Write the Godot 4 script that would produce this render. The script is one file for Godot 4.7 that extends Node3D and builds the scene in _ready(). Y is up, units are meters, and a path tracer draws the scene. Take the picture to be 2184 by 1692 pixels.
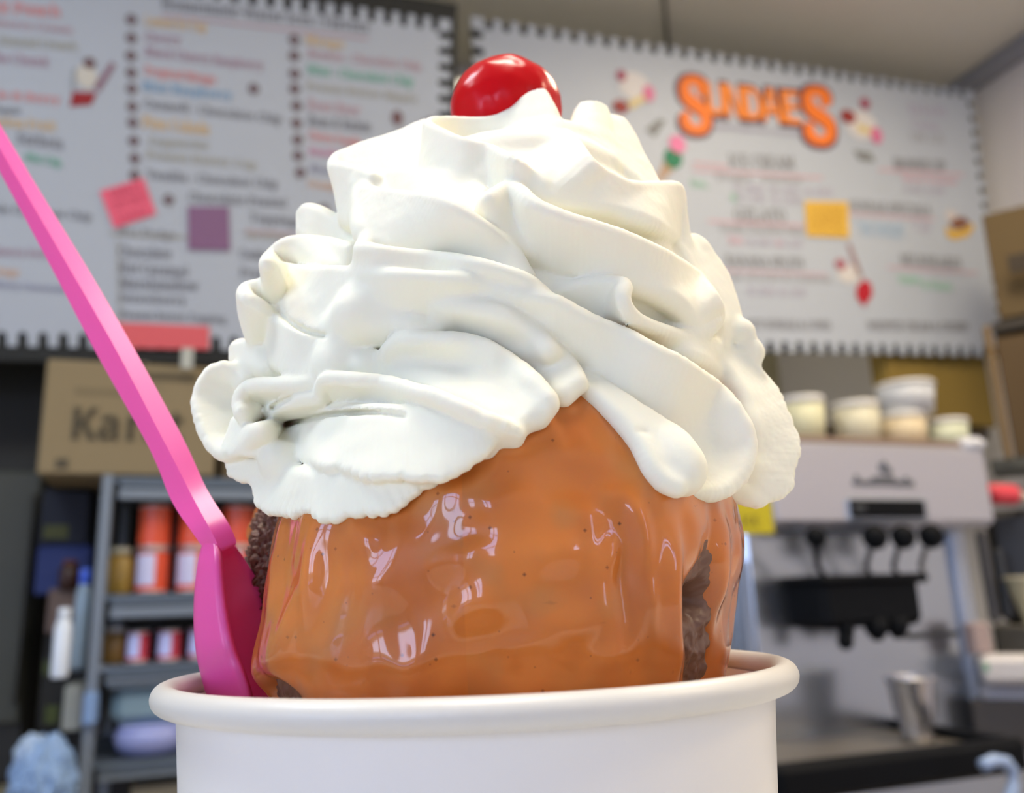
extends Node3D
# Ice cream sundae in a paper cup at a counter; menu boards, soft serve machine and shelves behind it.

const LAMP := 1.0
const F := 1814.0                      # focal length in pixels of the 2184 x 1692 frame
var EYE := Vector3(0, 1.25, 0)
var cam_f := Vector3(); var cam_r := Vector3(); var cam_u := Vector3()
var flat_r := Vector3(); var flat_f := Vector3()
var hero := Transform3D()              # origin on the cup's axis at the height of its rim, z towards the camera
var eye_l := Vector3(); var f_l := Vector3(); var r_l := Vector3(); var u_l := Vector3()

# ---------------------------------------------------------------- helpers
func set_axes(yaw: float, pitch: float, roll: float) -> void:
	flat_r = Vector3(cos(yaw), 0, sin(yaw)); flat_f = Vector3(sin(yaw), 0, -cos(yaw))
	cam_f = flat_f * cos(pitch) + Vector3.UP * sin(pitch)
	var u0 := flat_r.cross(cam_f)
	cam_r = flat_r * cos(roll) - u0 * sin(roll)
	cam_u = flat_r * sin(roll) + u0 * cos(roll)

func ray(px: float, py: float) -> Vector3:
	return cam_f + cam_r * ((px - 1092.0) / F) + cam_u * ((846.0 - py) / F)

func on_z(px: float, py: float, z: float) -> Vector3:
	var d := ray(px, py)
	return EYE + d * ((z - EYE.z) / d.z)

func loc(px: float, py: float, w: float) -> Vector3:      # millimetres in the hero's frame, w towards the camera
	var d := f_l + r_l * ((px - 1092.0) / F) + u_l * ((846.0 - py) / F)
	return (eye_l + d * ((eye_l.z - w * 0.001) / -d.z)) * 1000.0

func mat(c: Color, rough := 0.6, metal := 0.0) -> StandardMaterial3D:
	var m := StandardMaterial3D.new()
	m.albedo_color = c; m.roughness = rough; m.metallic = metal
	return m

func lin(r: float, g: float, b: float) -> Color:
	return Color(r, g, b).linear_to_srgb()

var used := {}
func numbered(n: String) -> String:
	var k: int = used.get(n, 0)
	used[n] = k + 1
	return n if k == 0 else "%s_%03d" % [n, k]

func thing(called: String, label: String, category: String, at := Transform3D(), group := "") -> Node3D:
	var o := Node3D.new()
	o.name = numbered(called); o.transform = at
	add_child(o)
	return tag(o, label, category, group)

func tag(o: Node3D, label: String, category: String, group := "") -> Node3D:
	o.set_meta("label", label); o.set_meta("category", category)
	if group: o.set_meta("group", group)
	return o

func part(called: String, mesh: Mesh, m: Material, parent: Node3D, at := Transform3D()) -> MeshInstance3D:
	var o := MeshInstance3D.new()
	o.name = numbered(called) if parent == self else called
	o.mesh = mesh; o.material_override = m; o.transform = at
	parent.add_child(o, true)
	return o

func struct(called: String, mesh: Mesh, m: Material, at := Transform3D()) -> MeshInstance3D:
	var o := part(called, mesh, m, self, at)
	o.set_meta("kind", "structure")
	return o

func grid_mesh(rows: Array, closed := false, smooth := true, scale := 1.0) -> ArrayMesh:   # rows of equally many points
	var st := SurfaceTool.new()
	st.begin(Mesh.PRIMITIVE_TRIANGLES)
	st.set_smooth_group(0 if smooth else -1)
	add_grid(st, rows, closed, scale)
	st.generate_normals()
	return st.commit()

func add_grid(st: SurfaceTool, rows: Array, closed := false, scale := 1.0) -> void:
	var n: int = rows[0].size()
	for i in rows.size() - 1:
		for j in (n if closed else n - 1):
			var a: Vector3 = rows[i][j] * scale
			var b: Vector3 = rows[i][(j + 1) % n] * scale
			var c: Vector3 = rows[i + 1][(j + 1) % n] * scale
			var d: Vector3 = rows[i + 1][j] * scale
			for v in [a, b, c, a, c, d]: st.add_vertex(v)

func lathe(profile: Array, seg := 64, smooth := true) -> ArrayMesh:       # profile of Vector2(radius, height), outside seen when it runs downwards
	var rows := []
	for p in profile:
		var row := []
		for k in seg:
			var a := TAU * k / seg
			row.append(Vector3(cos(a) * p.x, p.y, sin(a) * p.x))
		rows.append(row)
	return grid_mesh(rows, true, smooth)

# ---------------------------------------------------------------- whipped cream: a field of swept blades and blobs, meshed by surface nets
const VOX := 0.5
var lo := Vector3(); var nx := 0; var ny := 0; var nz := 0
var field := PackedFloat32Array(); var owner_id := PackedByteArray()
var folds := []                        # each: {name, k, st: [[E, L, r1, r2], ...] millimetres}
var ells := []                         # base ellipsoids [centre, radii]
var fold_out := []

func ell_sdf(p: Vector3, c: Vector3, r: Vector3) -> float:
	var q := p - c
	var k0 := (q / r).length()
	var k1 := (q / (r * r)).length()
	return k0 * (k0 - 1.0) / maxf(k1, 1e-6)

func base_sdf(p: Vector3) -> float:
	var d := 1e9
	for e in ells: d = minf(d, ell_sdf(p, e[0], e[1]))
	return d

func on_base(px: float, py: float, o: float) -> Vector3:
	if o > 100.0: return loc(px, py, o - 200.0)                            # an absolute depth
	var a := loc(px, py, 60.0)
	var b := loc(px, py, -10.0)
	var best := a
	var bd := 1e9
	var n := (b - a).normalized()
	var full := (b - a).length()
	var s := 0.0
	for i in 60:
		var p := a + n * s
		var d := base_sdf(p)
		if d < bd: bd = d; best = p
		if d < 0.05: break
		s += maxf(d * 0.8, 0.3)
		if s > full: break
	return best - n * o

func fd(called: String, r1: float, r2: float, ragged: float, k: float, pts: Array) -> void:
	var es := []; var ls := []
	for p in pts:
		es.append(on_base(p[0], p[1], p[2])); ls.append(on_base(p[3], p[4], p[5]))
	var out := []
	var arc := 0.0
	var n := es.size()
	var last := Vector3.INF
	for i in n - 1:
		var steps := int(ceilf(maxf(es[i].distance_to(es[i + 1]), ls[i].distance_to(ls[i + 1])) / 1.1))
		for s in steps + (1 if i == n - 2 else 0):
			var t := float(s) / steps
			var e: Vector3 = es[i].cubic_interpolate(es[i + 1], es[maxi(i - 1, 0)], es[mini(i + 2, n - 1)], t)
			var l: Vector3 = ls[i].cubic_interpolate(ls[i + 1], ls[maxi(i - 1, 0)], ls[mini(i + 2, n - 1)], t)
			if last != Vector3.INF: arc += e.distance_to(last)
			last = e
			var end := smoothstep(0.0, 2.5, arc)
			if ragged > 0.0:
				e += (e - l).normalized() * ragged * (absf(sin(arc * 1.25 + 1.7 * sin(arc * 0.37))) - 0.4 + 0.5 * sin(arc * 0.53))
			out.append([e, l, r1 * lerpf(0.8, 1.0, end), r2])
	folds.append({"name": called, "k": k, "st": out})

func blob(px: float, py: float, o: float, r: float) -> void:
	var c := on_base(px, py, o)
	folds.append({"name": "dollop", "k": 2.0, "st": [[c, c + Vector3(0.4, 0, 0), r, r]]})

func crease(px: Array, depth: float, r: float) -> void:          # a thin cut along a line of pixels
	var pts := []
	for p in px: pts.append([p[0], p[1], p[2] + 7.0, p[0], p[1], p[2] - depth + 2.8])
	fd("crease", r, r * 0.8, 0, -0.6, pts)

func fold_field(n: int) -> void:
	var st: Array = folds[n].st
	var mn := Vector3.INF; var mx := -Vector3.INF
	for s in st:
		var m: float = maxf(s[2], s[3]) + 3.2
		mn = mn.min(s[0] - Vector3.ONE * m).min(s[1] - Vector3.ONE * m)
		mx = mx.max(s[0] + Vector3.ONE * m).max(s[1] + Vector3.ONE * m)
	var i0 := maxi(0, int((mn.x - lo.x) / VOX)); var i1 := mini(nx - 1, int((mx.x - lo.x) / VOX) + 1)
	var j0 := maxi(0, int((mn.y - lo.y) / VOX)); var j1 := mini(ny - 1, int((mx.y - lo.y) / VOX) + 1)
	var k0 := maxi(0, int((mn.z - lo.z) / VOX)); var k1 := mini(nz - 1, int((mx.z - lo.z) / VOX) + 1)
	var sx := i1 - i0 + 1; var sy := j1 - j0 + 1; var sz := k1 - k0 + 1
	var a := PackedFloat32Array()
	a.resize(sx * sy * sz); a.fill(9.0)
	for s in st:
		var e: Vector3 = s[0]; var l: Vector3 = s[1]; var r1: float = s[2]; var r2: float = s[3]
		var m := maxf(r1, r2) + 3.0
		var q0 := e.min(l) - Vector3.ONE * m; var q1 := e.max(l) + Vector3.ONE * m
		var ba := l - e
		var inv := 1.0 / maxf(ba.length_squared(), 1e-6)
		var dr := r2 - r1
		for k in range(maxi(k0, int((q0.z - lo.z) / VOX)), mini(k1, int((q1.z - lo.z) / VOX)) + 1):
			for j in range(maxi(j0, int((q0.y - lo.y) / VOX)), mini(j1, int((q1.y - lo.y) / VOX)) + 1):
				var ia := maxi(i0, int((q0.x - lo.x) / VOX))
				var p := Vector3(lo.x + ia * VOX, lo.y + j * VOX, lo.z + k * VOX) - e
				var at := ia - i0 + sx * (j - j0 + sy * (k - k0))
				for i in range(ia, mini(i1, int((q1.x - lo.x) / VOX)) + 1):
					var t := clampf(p.dot(ba) * inv, 0.0, 1.0)
					var d := (p - ba * t).length() - r1 - dr * t
					if d < a[at]: a[at] = d
					at += 1
					p.x += VOX
	fold_out[n] = [i0, j0, k0, sx, sy, sz, a]

func merge(n: int) -> void:
	var o: Array = fold_out[n]
	var a: PackedFloat32Array = o[6]
	var sx: int = o[3]; var sy: int = o[4]; var sz: int = o[5]
	var kk: float = folds[n].k
	var at := 0
	for k in sz:
		for j in sy:
			var g: int = o[0] + nx * (o[1] + j + ny * (o[2] + k))
			for i in sx:
				var d := a[at]
				if kk < 0.0:
					if d < 2.0:
						var h2 := maxf(-kk - absf(-d - field[g]), 0.0)
						field[g] = maxf(-d, field[g]) - h2 * h2 / (4.0 * kk)
				elif d < 4.0:
					var f := field[g]
					if d < f: owner_id[g] = n + 1
					var h := maxf(kk - absf(d - f), 0.0)
					field[g] = minf(d, f) - h * h / (4.0 * kk)
				at += 1; g += 1
	fold_out[n] = null

func build_cream(parent: Node3D, m: Material) -> void:
	nx = int(146.0 / VOX); ny = int(112.0 / VOX); nz = int(100.0 / VOX)
	field.resize(nx * ny * nz); field.fill(9.0)
	owner_id.resize(nx * ny * nz)
	fold_out.resize(folds.size())
	var task := WorkerThreadPool.add_group_task(fold_field, folds.size())
	for e in ells.slice(0, -1):
		var c: Vector3 = e[0]; var r: Vector3 = e[1] - Vector3(2.5, 2.5, 2.0)       # the core stays below the folds laid on it
		for k in range(maxi(0, int((c.z - r.z - 4 - lo.z) / VOX)), mini(nz, int((c.z + r.z + 4 - lo.z) / VOX) + 1)):
			for j in range(maxi(0, int((c.y - r.y - 4 - lo.y) / VOX)), mini(ny, int((c.y + r.y + 4 - lo.y) / VOX) + 1)):
				var i0 := maxi(0, int((c.x - r.x - 4 - lo.x) / VOX))
				var g := i0 + nx * (j + ny * k)
				for i in range(i0, mini(nx, int((c.x + r.x + 4 - lo.x) / VOX) + 1)):
					var d := ell_sdf(Vector3(lo.x + i * VOX, lo.y + j * VOX, lo.z + k * VOX), c, r)
					var f := field[g]
					if d < f + 5.0:
						var h := maxf(5.0 - absf(d - f), 0.0)
						field[g] = minf(d, f) - h * h / 20.0
					g += 1
	WorkerThreadPool.wait_for_group_task_completion(task)
	for n in folds.size(): merge(n)
	var noise := FastNoiseLite.new()
	noise.seed = 5; noise.noise_type = FastNoiseLite.TYPE_SIMPLEX_SMOOTH; noise.fractal_type = FastNoiseLite.FRACTAL_NONE; noise.frequency = 0.14
	var fine := FastNoiseLite.new()
	fine.seed = 8; fine.noise_type = FastNoiseLite.TYPE_SIMPLEX; fine.fractal_type = FastNoiseLite.FRACTAL_NONE; fine.frequency = 0.55
	var g := 0
	for k in nz:
		for j in ny:
			for i in nx:
				var d := field[g]
				if d < 2.2 and d > -2.2:
					field[g] = d + noise.get_noise_3d(i * VOX, j * VOX * 1.5, k * VOX) * 0.09 + fine.get_noise_3d(i * VOX, j * VOX, k * VOX) * 0.03
				g += 1
	mesh_field(parent, m)

func mesh_field(parent: Node3D, m: Material) -> void:
	var verts := PackedVector3Array(); var norms := PackedVector3Array(); var own := PackedByteArray()
	var at := {}
	var sy := nx; var sz := nx * ny
	var corner := [0, 1, sy, sy + 1, sz, sz + 1, sz + sy, sz + sy + 1]
	var ce := [[0, 1], [2, 3], [4, 5], [6, 7], [0, 2], [1, 3], [4, 6], [5, 7], [0, 4], [1, 5], [2, 6], [3, 7]]
	var cp := [Vector3(0, 0, 0), Vector3(1, 0, 0), Vector3(0, 1, 0), Vector3(1, 1, 0), Vector3(0, 0, 1), Vector3(1, 0, 1), Vector3(0, 1, 1), Vector3(1, 1, 1)]
	var f := PackedFloat32Array(); f.resize(8)
	for k in range(1, nz - 2):
		for j in range(1, ny - 2):
			var g := 1 + sy * j + sz * k
			for i in range(1, nx - 2):
				var v0 := field[g]
				if v0 < 2.0 and v0 > -2.0:
					var neg := 0
					for c in 8:
						f[c] = field[g + corner[c]]
						if f[c] < 0.0: neg += 1
					if neg > 0 and neg < 8:
						var sum := Vector3(); var cnt := 0
						for e in ce:
							var a := f[e[0]]; var b := f[e[1]]
							if (a < 0.0) != (b < 0.0):
								sum += cp[e[0]].lerp(cp[e[1]], a / (a - b)); cnt += 1
						var q := sum / cnt
						var gx := lerpf(lerpf(f[1] - f[0], f[3] - f[2], q.y), lerpf(f[5] - f[4], f[7] - f[6], q.y), q.z)
						var gy := lerpf(lerpf(f[2] - f[0], f[3] - f[1], q.x), lerpf(f[6] - f[4], f[7] - f[5], q.x), q.z)
						var gz := lerpf(lerpf(f[4] - f[0], f[5] - f[1], q.x), lerpf(f[6] - f[2], f[7] - f[3], q.x), q.y)
						var nrm := Vector3(gx, gy, gz)
						# a wider difference as well, for smooth shading
						nrm += 0.6 * Vector3(field[g + 2] - field[g - 1], field[g + 2 * sy] - field[g - sy], field[g + 2 * sz] - field[g - sz]) / 3.0
						at[g] = verts.size()
						verts.append((lo + (Vector3(i, j, k) + q) * VOX) * 0.001)
						norms.append(nrm.normalized())
						own.append(owner_id[g])
				g += 1
	var tris := {}
	for g in at:
		for ax in 3:
			var st: int = [1, sy, sz][ax]
			if (field[g] < 0.0) == (field[g + st] < 0.0): continue
			var u: int = [sy, sz, 1][ax]; var v: int = [sz, 1, sy][ax]
			if not (at.has(g - u) and at.has(g - v) and at.has(g - u - v)): continue
			var a: int = at[g]; var b: int = at[g - u]; var c: int = at[g - u - v]; var d: int = at[g - v]
			var o: int = own[a]
			if not tris.has(o): tris[o] = PackedInt32Array()
			var n: Vector3 = norms[a] + norms[c]
			if (verts[b] - verts[a]).cross(verts[c] - verts[a]).dot(n) + (verts[c] - verts[a]).cross(verts[d] - verts[a]).dot(n) > 0.0:
				tris[o].append_array(PackedInt32Array([a, c, b, a, d, c]))
			else:
				tris[o].append_array(PackedInt32Array([a, b, c, a, c, d]))
	var total := 0
	var keys := tris.keys(); keys.sort()
	for o in keys:
		var remap := {}
		var pv := PackedVector3Array(); var pn := PackedVector3Array(); var pi := PackedInt32Array()
		for t in tris[o]:
			if not remap.has(t):
				remap[t] = pv.size(); pv.append(verts[t]); pn.append(norms[t])
			pi.append(remap[t])
		total += pi.size() / 3
		var arr := []
		arr.resize(Mesh.ARRAY_MAX)
		arr[Mesh.ARRAY_VERTEX] = pv; arr[Mesh.ARRAY_NORMAL] = pn; arr[Mesh.ARRAY_INDEX] = pi
		var me := ArrayMesh.new()
		me.add_surface_from_arrays(Mesh.PRIMITIVE_TRIANGLES, arr)
		part("mound" if o == 0 else folds[o - 1].name, me, m, parent)

func el(px: float, py: float, w: float, rx: float, ry: float, rz: float) -> void:
	ells.append([loc(px, py, w), Vector3(rx, ry, rz)])

func cream_shapes() -> void:
	el(1060, 835, 0, 50, 12, 31)
	el(1062, 730, 0, 46, 15, 34)
	el(1070, 610, 0, 41, 15, 33)
	el(1085, 500, 0, 35, 14, 29)
	el(1100, 410, 0, 28, 11, 24)
	el(1170, 345, 0, 16, 9, 16)
	el(1080, 1200, 0, 46, 46, 44)            # the scoop below, only to lay things on
	# top bowl under the cherry: front lip, turn at its end, back wall with a peak
	fd("bowl_fold", 1.25, 2.2, 0, 0.9, [[1158, 412, 3, 1158, 430, 0], [1135, 378, 4, 1138, 424, 0], [1091, 344, 5, 1100, 416, 0], [1047, 322, 226, 1050, 406, 224],
		[990, 306, 225, 990, 396, 224], [945, 288, 222, 940, 388, 221], [922, 276, 219, 922, 362, 218], [914, 266, 215, 918, 328, 212], [928, 260, 211, 942, 318, 206],
		[960, 259, 208, 985, 325, 203], [1000, 261, 206, 1030, 340, 204], [1050, 258, 206, 1070, 350, 206], [1090, 242, 206, 1100, 352, 209], [1125, 213, 207, 1118, 352, 211],
		[1152, 198, 208, 1135, 352, 212], [1170, 222, 210, 1155, 345, 213], [1186, 256, 212, 1175, 335, 214], [1198, 282, 213, 1185, 335, 214]])
	fd("peak_strand", 1.7, 2.4, 0, 1.2, [[1205, 288, 219, 1142, 352, 219], [1224, 310, 221, 1152, 388, 2], [1252, 350, 5, 1168, 424, 1], [1288, 378, 4, 1225, 436, 0], [1340, 402, 4, 1300, 450, 0],
		[1400, 404, 4, 1385, 480, 0], [1434, 402, 209, 1430, 508, 206], [1446, 414, 206, 1446, 520, 205], [1449, 465, 205, 1455, 532, 204]])
	fd("petal", 2.0, 2.6, 0, 1.2, [[1230, 272, 206, 1228, 310, 210], [1243, 242, 203, 1250, 318, 210], [1262, 222, 201, 1268, 325, 210], [1276, 228, 200, 1280, 335, 210], [1284, 254, 201, 1288, 345, 210], [1288, 300, 204, 1296, 355, 211]])
	fd("petal", 2.0, 2.6, 0, 1.2, [[1302, 258, 197, 1290, 330, 206], [1320, 266, 197, 1305, 350, 207], [1338, 292, 198, 1320, 370, 208], [1355, 328, 200, 1340, 385, 208], [1374, 364, 202, 1352, 400, 208], [1392, 400, 204, 1365, 415, 208]])
	# left wall above the second lip
	fd("strand", 1.7, 2.4, 0, 1.2, [[906, 266, 204, 912, 378, 212], [860, 290, 203, 872, 384, 210], [800, 310, 203, 835, 390, 209], [748, 329, 203, 800, 400, 208], [720, 342, 205, 770, 415, 207],
		[714, 358, 208, 748, 440, 208], [728, 362, 212, 745, 462, 211], [760, 370, 215, 760, 474, 214], [795, 386, 218, 785, 484, 216]])
	# second lip
	fd("strand", 1.7, 2.6, 0, 1.2, [[1110, 560, 2, 1112, 590, 0], [1080, 528, 3, 1072, 575, 0], [1040, 497, 4, 1022, 560, 0], [1000, 468, 5, 972, 548, 0], [960, 444, 6, 922, 540, 0], [922, 431, 6, 875, 530, 0],
		[860, 425, 6, 825, 522, 0], [801, 416, 6, 790, 512, 0], [774, 407, 5, 776, 485, 0], [764, 398, 3, 772, 450, 0], [770, 388, 1, 785, 430, -3], [786, 380, -1, 805, 428, -3], [812, 376, -3, 835, 430, -3],
		[860, 378, -3, 880, 434, -3], [922, 387, -3, 930, 442, -3], [990, 400, -3, 985, 458, -3], [1030, 420, -2, 1020, 474, -2]])
	fd("dollop", 2.2, 2.6, 0, 1.2, [[648, 458, 202, 656, 492, 203], [662, 454, 204, 672, 508, 205], [690, 464, 206, 698, 516, 206], [728, 488, 208, 730, 524, 208], [755, 512, 210, 755, 532, 210]])
	# long ridge that ends in a loop
	fd("long_strand", 1.9, 2.6, 0, 1.2, [[1028, 452, 2, 1034, 468, 0], [1044, 430, 4, 1062, 506, 0], [1082, 408, 5, 1092, 522, 0], [1106, 414, 5, 1126, 536, 0], [1135, 440, 5, 1150, 544, 0], [1193, 468, 5.5, 1193, 556, 0],
		[1266, 491, 6, 1266, 572, 0], [1340, 517, 6, 1325, 596, 0], [1413, 551, 6, 1395, 622, 0], [1480, 594, 6, 1440, 650, 0], [1516, 640, 6, 1465, 680, 0], [1527, 670, 5, 1475, 692, 0], [1510, 700, 4, 1470, 700, 0], [1475, 712, 3, 1450, 704, 0]])
	fd("strand", 2.6, 3.0, 0, 1.5, [[1474, 520, 200, 1440, 545, 206], [1502, 552, 200, 1470, 600, 206], [1527, 588, 200, 1490, 640, 207], [1545, 632, 201, 1510, 680, 207], [1556, 680, 202, 1520, 700, 207], [1550, 715, 203, 1520, 720, 207]])
	# third lip
	fd("strand", 1.7, 2.6, 0, 1.2, [[1060, 612, 2, 1055, 640, 0], [980, 600, 4, 980, 645, 0], [900, 596, 5, 900, 655, 0], [820, 590, 6, 830, 665, 0], [747, 586, 6.5, 762, 684, 0], [699, 585, 6.5, 708, 706, 0],
		[640, 582, 6, 652, 690, 0], [597, 575, 5, 608, 658, 0], [572, 566, 3, 586, 615, 0], [578, 550, 0, 600, 582, -2], [605, 526, -2, 635, 566, -3], [645, 518, -3, 682, 566, -3], [700, 522, -3, 722, 570, -3], [750, 536, -3, 752, 574, -3]])
	fd("strand", 1.7, 2.6, 0, 1.2, [[1174, 645, 2, 1172, 695, 0], [1120, 602, 3.5, 1112, 645, 0], [1060, 580, 4.5, 1060, 616, 0], [1000, 565, 5, 1000, 604, 0], [922, 554, 5.5, 920, 598, 0], [827, 545, 8, 838, 592, 3],
		[790, 537, 8.5, 800, 582, 5], [773, 533, 7, 780, 566, 5], [780, 522, 3, 795, 548, 2], [804, 516, -1, 826, 544, -3], [850, 518, -3, 862, 546, -3], [920, 527, -3, 920, 554, -3]])
	# ridge round the hollow on the right, then the big tongue below it
	fd("loop_strand", 1.6, 2.4, 0, 1.2, [[1150, 640, -4, 1190, 690, -5], [1215, 618, -2, 1240, 668, -3], [1282, 606, 1, 1270, 664, -2], [1328, 610, 4.5, 1290, 670, -1], [1326, 634, 6, 1302, 678, -1], [1336, 662, 6.5, 1322, 692, -1], [1364, 688, 6.5, 1352, 710, -1],
		[1418, 710, 6, 1412, 734, -1], [1487, 728, 5, 1480, 764, -1], [1540, 744, 206, 1530, 794, 204], [1586, 770, 204, 1574, 824, 203], [1612, 800, 203, 1596, 852, 203]])
	fd("tongue", 1.9, 2.2, 0.15, 1.2, [[1035, 622, 2, 1065, 690, 0], [1104, 634, 3, 1115, 712, 0], [1174, 648, 4.5, 1184, 750, 0], [1244, 684, 6, 1236, 790, 0], [1313, 715, 7, 1290, 818, 0], [1383, 748, 7.5, 1348, 856, 0], [1452, 784, 8, 1410, 894, 0],
		[1518, 828, 8, 1468, 922, 0], [1562, 872, 221, 1502, 940, 219], [1586, 917, 221, 1516, 962, 219], [1592, 955, 221, 1522, 984, 219], [1584, 997, 222, 1514, 1004, 220], [1560, 1030, 223, 1494, 1016, 221], [1520, 1048, 225, 1470, 1020, 223], [1472, 1046, 228, 1448, 1014, 225], [1432, 1030, 230, 1425, 1000, 227]])
	fd("tongue", 2.4, 2.4, 0, 1.5, [[1496, 920, 220, 1400, 905, 224], [1522, 950, 219, 1420, 935, 224], [1534, 975, 219, 1428, 965, 224], [1528, 1000, 220, 1432, 990, 225], [1510, 1022, 222, 1440, 1012, 226], [1475, 1036, 224, 1440, 1028, 227]])
	fd("tongue_underside", 1.8, 2.0, 0.15, 1.2, [[1246, 808, 1, 1256, 836, 0.5], [1296, 838, 2, 1292, 866, 1], [1348, 872, 3, 1332, 906, 1.5], [1400, 906, 4, 1366, 950, 2], [1440, 935, 5, 1388, 995, 2.5], [1468, 966, 5, 1412, 1024, 3], [1474, 1000, 5, 1440, 1038, 4]])
	blob(1440, 985, 3, 4.2); blob(1424, 955, 3, 3.2); blob(1452, 1012, 3, 3.6)
	fd("fan_petal", 1.4, 2.4, 0.7, 1.2, [[1522, 738, 205, 1500, 755, 207], [1560, 756, 203, 1530, 780, 207], [1594, 780, 202, 1555, 808, 207], [1620, 806, 202, 1580, 842, 208], [1650, 844, 203, 1592, 876, 209], [1670, 884, 204, 1600, 906, 210],
		[1684, 932, 205, 1602, 940, 210], [1692, 968, 206, 1598, 970, 210], [1680, 1003, 207, 1592, 998, 211], [1670, 1038, 208, 1584, 1018, 211], [1644, 1056, 209, 1574, 1032, 211], [1612, 1070, 210, 1564, 1040, 212], [1582, 1060, 211, 1556, 1044, 212]])
	blob(1580, 708, 204, 2.6); blob(1597, 752, 203, 2.9); blob(1478, 532, 200, 2.6)
	# lumps and ridges in the middle
	blob(772, 676, 0, 5.6); blob(738, 716, 0, 4.8); blob(826, 690, 0, 4.2); blob(722, 764, 0, 4.4); blob(776, 784, 0.5, 3.0); blob(716, 788, 1, 3.6)
	fd("ridge", 2.0, 2.2, 0.1, 1.2, [[830, 690, 2, 835, 715, 0], [880, 695, 3, 880, 720, 0], [930, 705, 2, 930, 725, 0]])
	fd("ridge", 2.2, 2.2, 0, 1.2, [[940, 655, 2, 945, 705, 0], [1000, 660, 3, 1000, 715, 0], [1070, 676, 4.5, 1050, 735, 0], [1130, 711, 5.5, 1100, 757, 1], [1168, 750, 5.5, 1158, 766, 3]])
	fd("ridge", 2.0, 2.2, 0.1, 1.2, [[1140, 722, 2, 1120, 765, 0], [1180, 757, 3.5, 1150, 792, 0], [1215, 788, 4, 1188, 828, 1], [1228, 820, 4, 1200, 842, 2]])
	fd("ridge", 1.9, 2.2, 0.1, 1.2, [[828, 750, 3, 836, 768, 0], [852, 733, 4, 870, 768, 0], [901, 728, 4.5, 910, 778, 0], [960, 730, 5, 960, 788, 0], [1010, 738, 5, 1000, 802, 0], [1049, 753, 5.5, 1040, 822, 0], [1091, 780, 5.5, 1080, 846, 0],
		[1134, 816, 5.5, 1108, 874, 0], [1168, 854, 5, 1128, 888, 1], [1168, 866, 4, 1148, 888, 2]])
	fd("slope", 2.0, 2.2, 0, 1.5, [[800, 772, 1, 800, 812, 1], [870, 775, 1, 880, 822, 1], [960, 792, 1, 955, 845, 1.2], [1040, 825, 1, 1020, 874, 1.5], [1090, 855, 1.5, 1060, 896, 1.5], [1125, 890, 2, 1095, 918, 1.5]])
	fd("slope", 2.0, 2.0, 0, 1.5, [[700, 866, -1.5, 720, 905, 1], [800, 868, -1.5, 810, 905, 1], [900, 882, -1.5, 905, 915, 1], [980, 912, -1.5, 980, 940, 1], [1040, 935, -1, 1035, 955, 1]])
	# left: lower turns
	fd("strand", 1.7, 2.4, 0, 1.2, [[700, 727, 2, 720, 792, 0], [670, 718, 4, 662, 792, 0], [632, 708, 5, 614, 778, 0], [590, 684, 5.5, 578, 758, 0], [556, 657, 5, 554, 728, 0], [530, 640, 4, 540, 695, 0], [522, 628, 2, 532, 660, -1], [530, 617, 0, 548, 648, -3], [552, 613, -2, 566, 650, -3], [576, 620, -3, 584, 654, -3]])
	fd("dollop", 2.2, 2.4, 0, 1.2, [[505, 748, 203, 512, 762, 204], [516, 744, 205, 526, 772, 206], [538, 745, 207, 548, 780, 208], [562, 758, 209, 576, 788, 210]])
	fd("flap_petal", 1.5, 2.0, 0.25, 1.2, [[508, 792, 208, 525, 812, 208], [480, 786, 208, 515, 822, 206], [450, 796, 208, 510, 834, 205], [432, 822, 208, 506, 846, 205], [424, 852, 208, 504, 860, 205], [428, 885, 209, 506, 880, 205], [438, 922, 210, 510, 900, 206], [452, 948, 211, 516, 918, 206], [470, 964, 212, 522, 932, 207], [492, 970, 213, 530, 942, 208], [515, 966, 214, 540, 948, 210]])
	fd("strand", 1.7, 1.8, 0, 1.2, [[675, 818, 3, 682, 838, 0], [620, 822, 4, 626, 842, 0], [562, 823, 5, 572, 844, 0], [532, 828, 215, 548, 850, 212], [518, 842, 215, 540, 860, 211], [513, 865, 215, 538, 868, 211], [522, 888, 216, 543, 880, 212], [548, 896, 5, 556, 892, 1], [572, 882, 6, 566, 912, 0], [602, 866, 6, 606, 896, 0], [642, 853, 6, 652, 884, 0], [684, 848, 5, 692, 876, 0]])
	fd("lip", 1.5, 1.5, 0.15, 1.0, [[1104, 926, 3, 1098, 938, 1], [1060, 906, 5, 1052, 940, 0], [1031, 894, 6, 1014, 928, 0], [963, 862, 8, 960, 902, -1], [894, 837, 8.5, 894, 880, -1], [826, 820, 8.5, 826, 866, -1], [757, 812, 8.5, 762, 862, -1], [706, 809, 7, 718, 856, 0], [692, 818, 6, 702, 850, 1], [688, 830, 5, 694, 842, 2]])
	fd("leaf", 1.15, 2.2, 0.55, 0.9, [[488, 934, 213, 512, 908, 212], [494, 958, 214, 526, 926, 214], [526, 964, 217, 562, 922, 219], [586, 960, 3.5, 602, 910, 3], [640, 968, 3.8, 652, 898, 3], [682, 986, 3.8, 702, 890, 3.2], [732, 996, 3.8, 762, 888, 3.4], [791, 1010, 3.8, 812, 889, 3.6], [860, 1014, 3.8, 862, 892, 3.6], [926, 1013, 3.6, 920, 902, 3.4], [966, 1004, 3.4, 962, 914, 3.2], [1018, 974, 3.2, 1010, 936, 3], [1042, 950, 3, 1040, 944, 2.5]])
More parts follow.
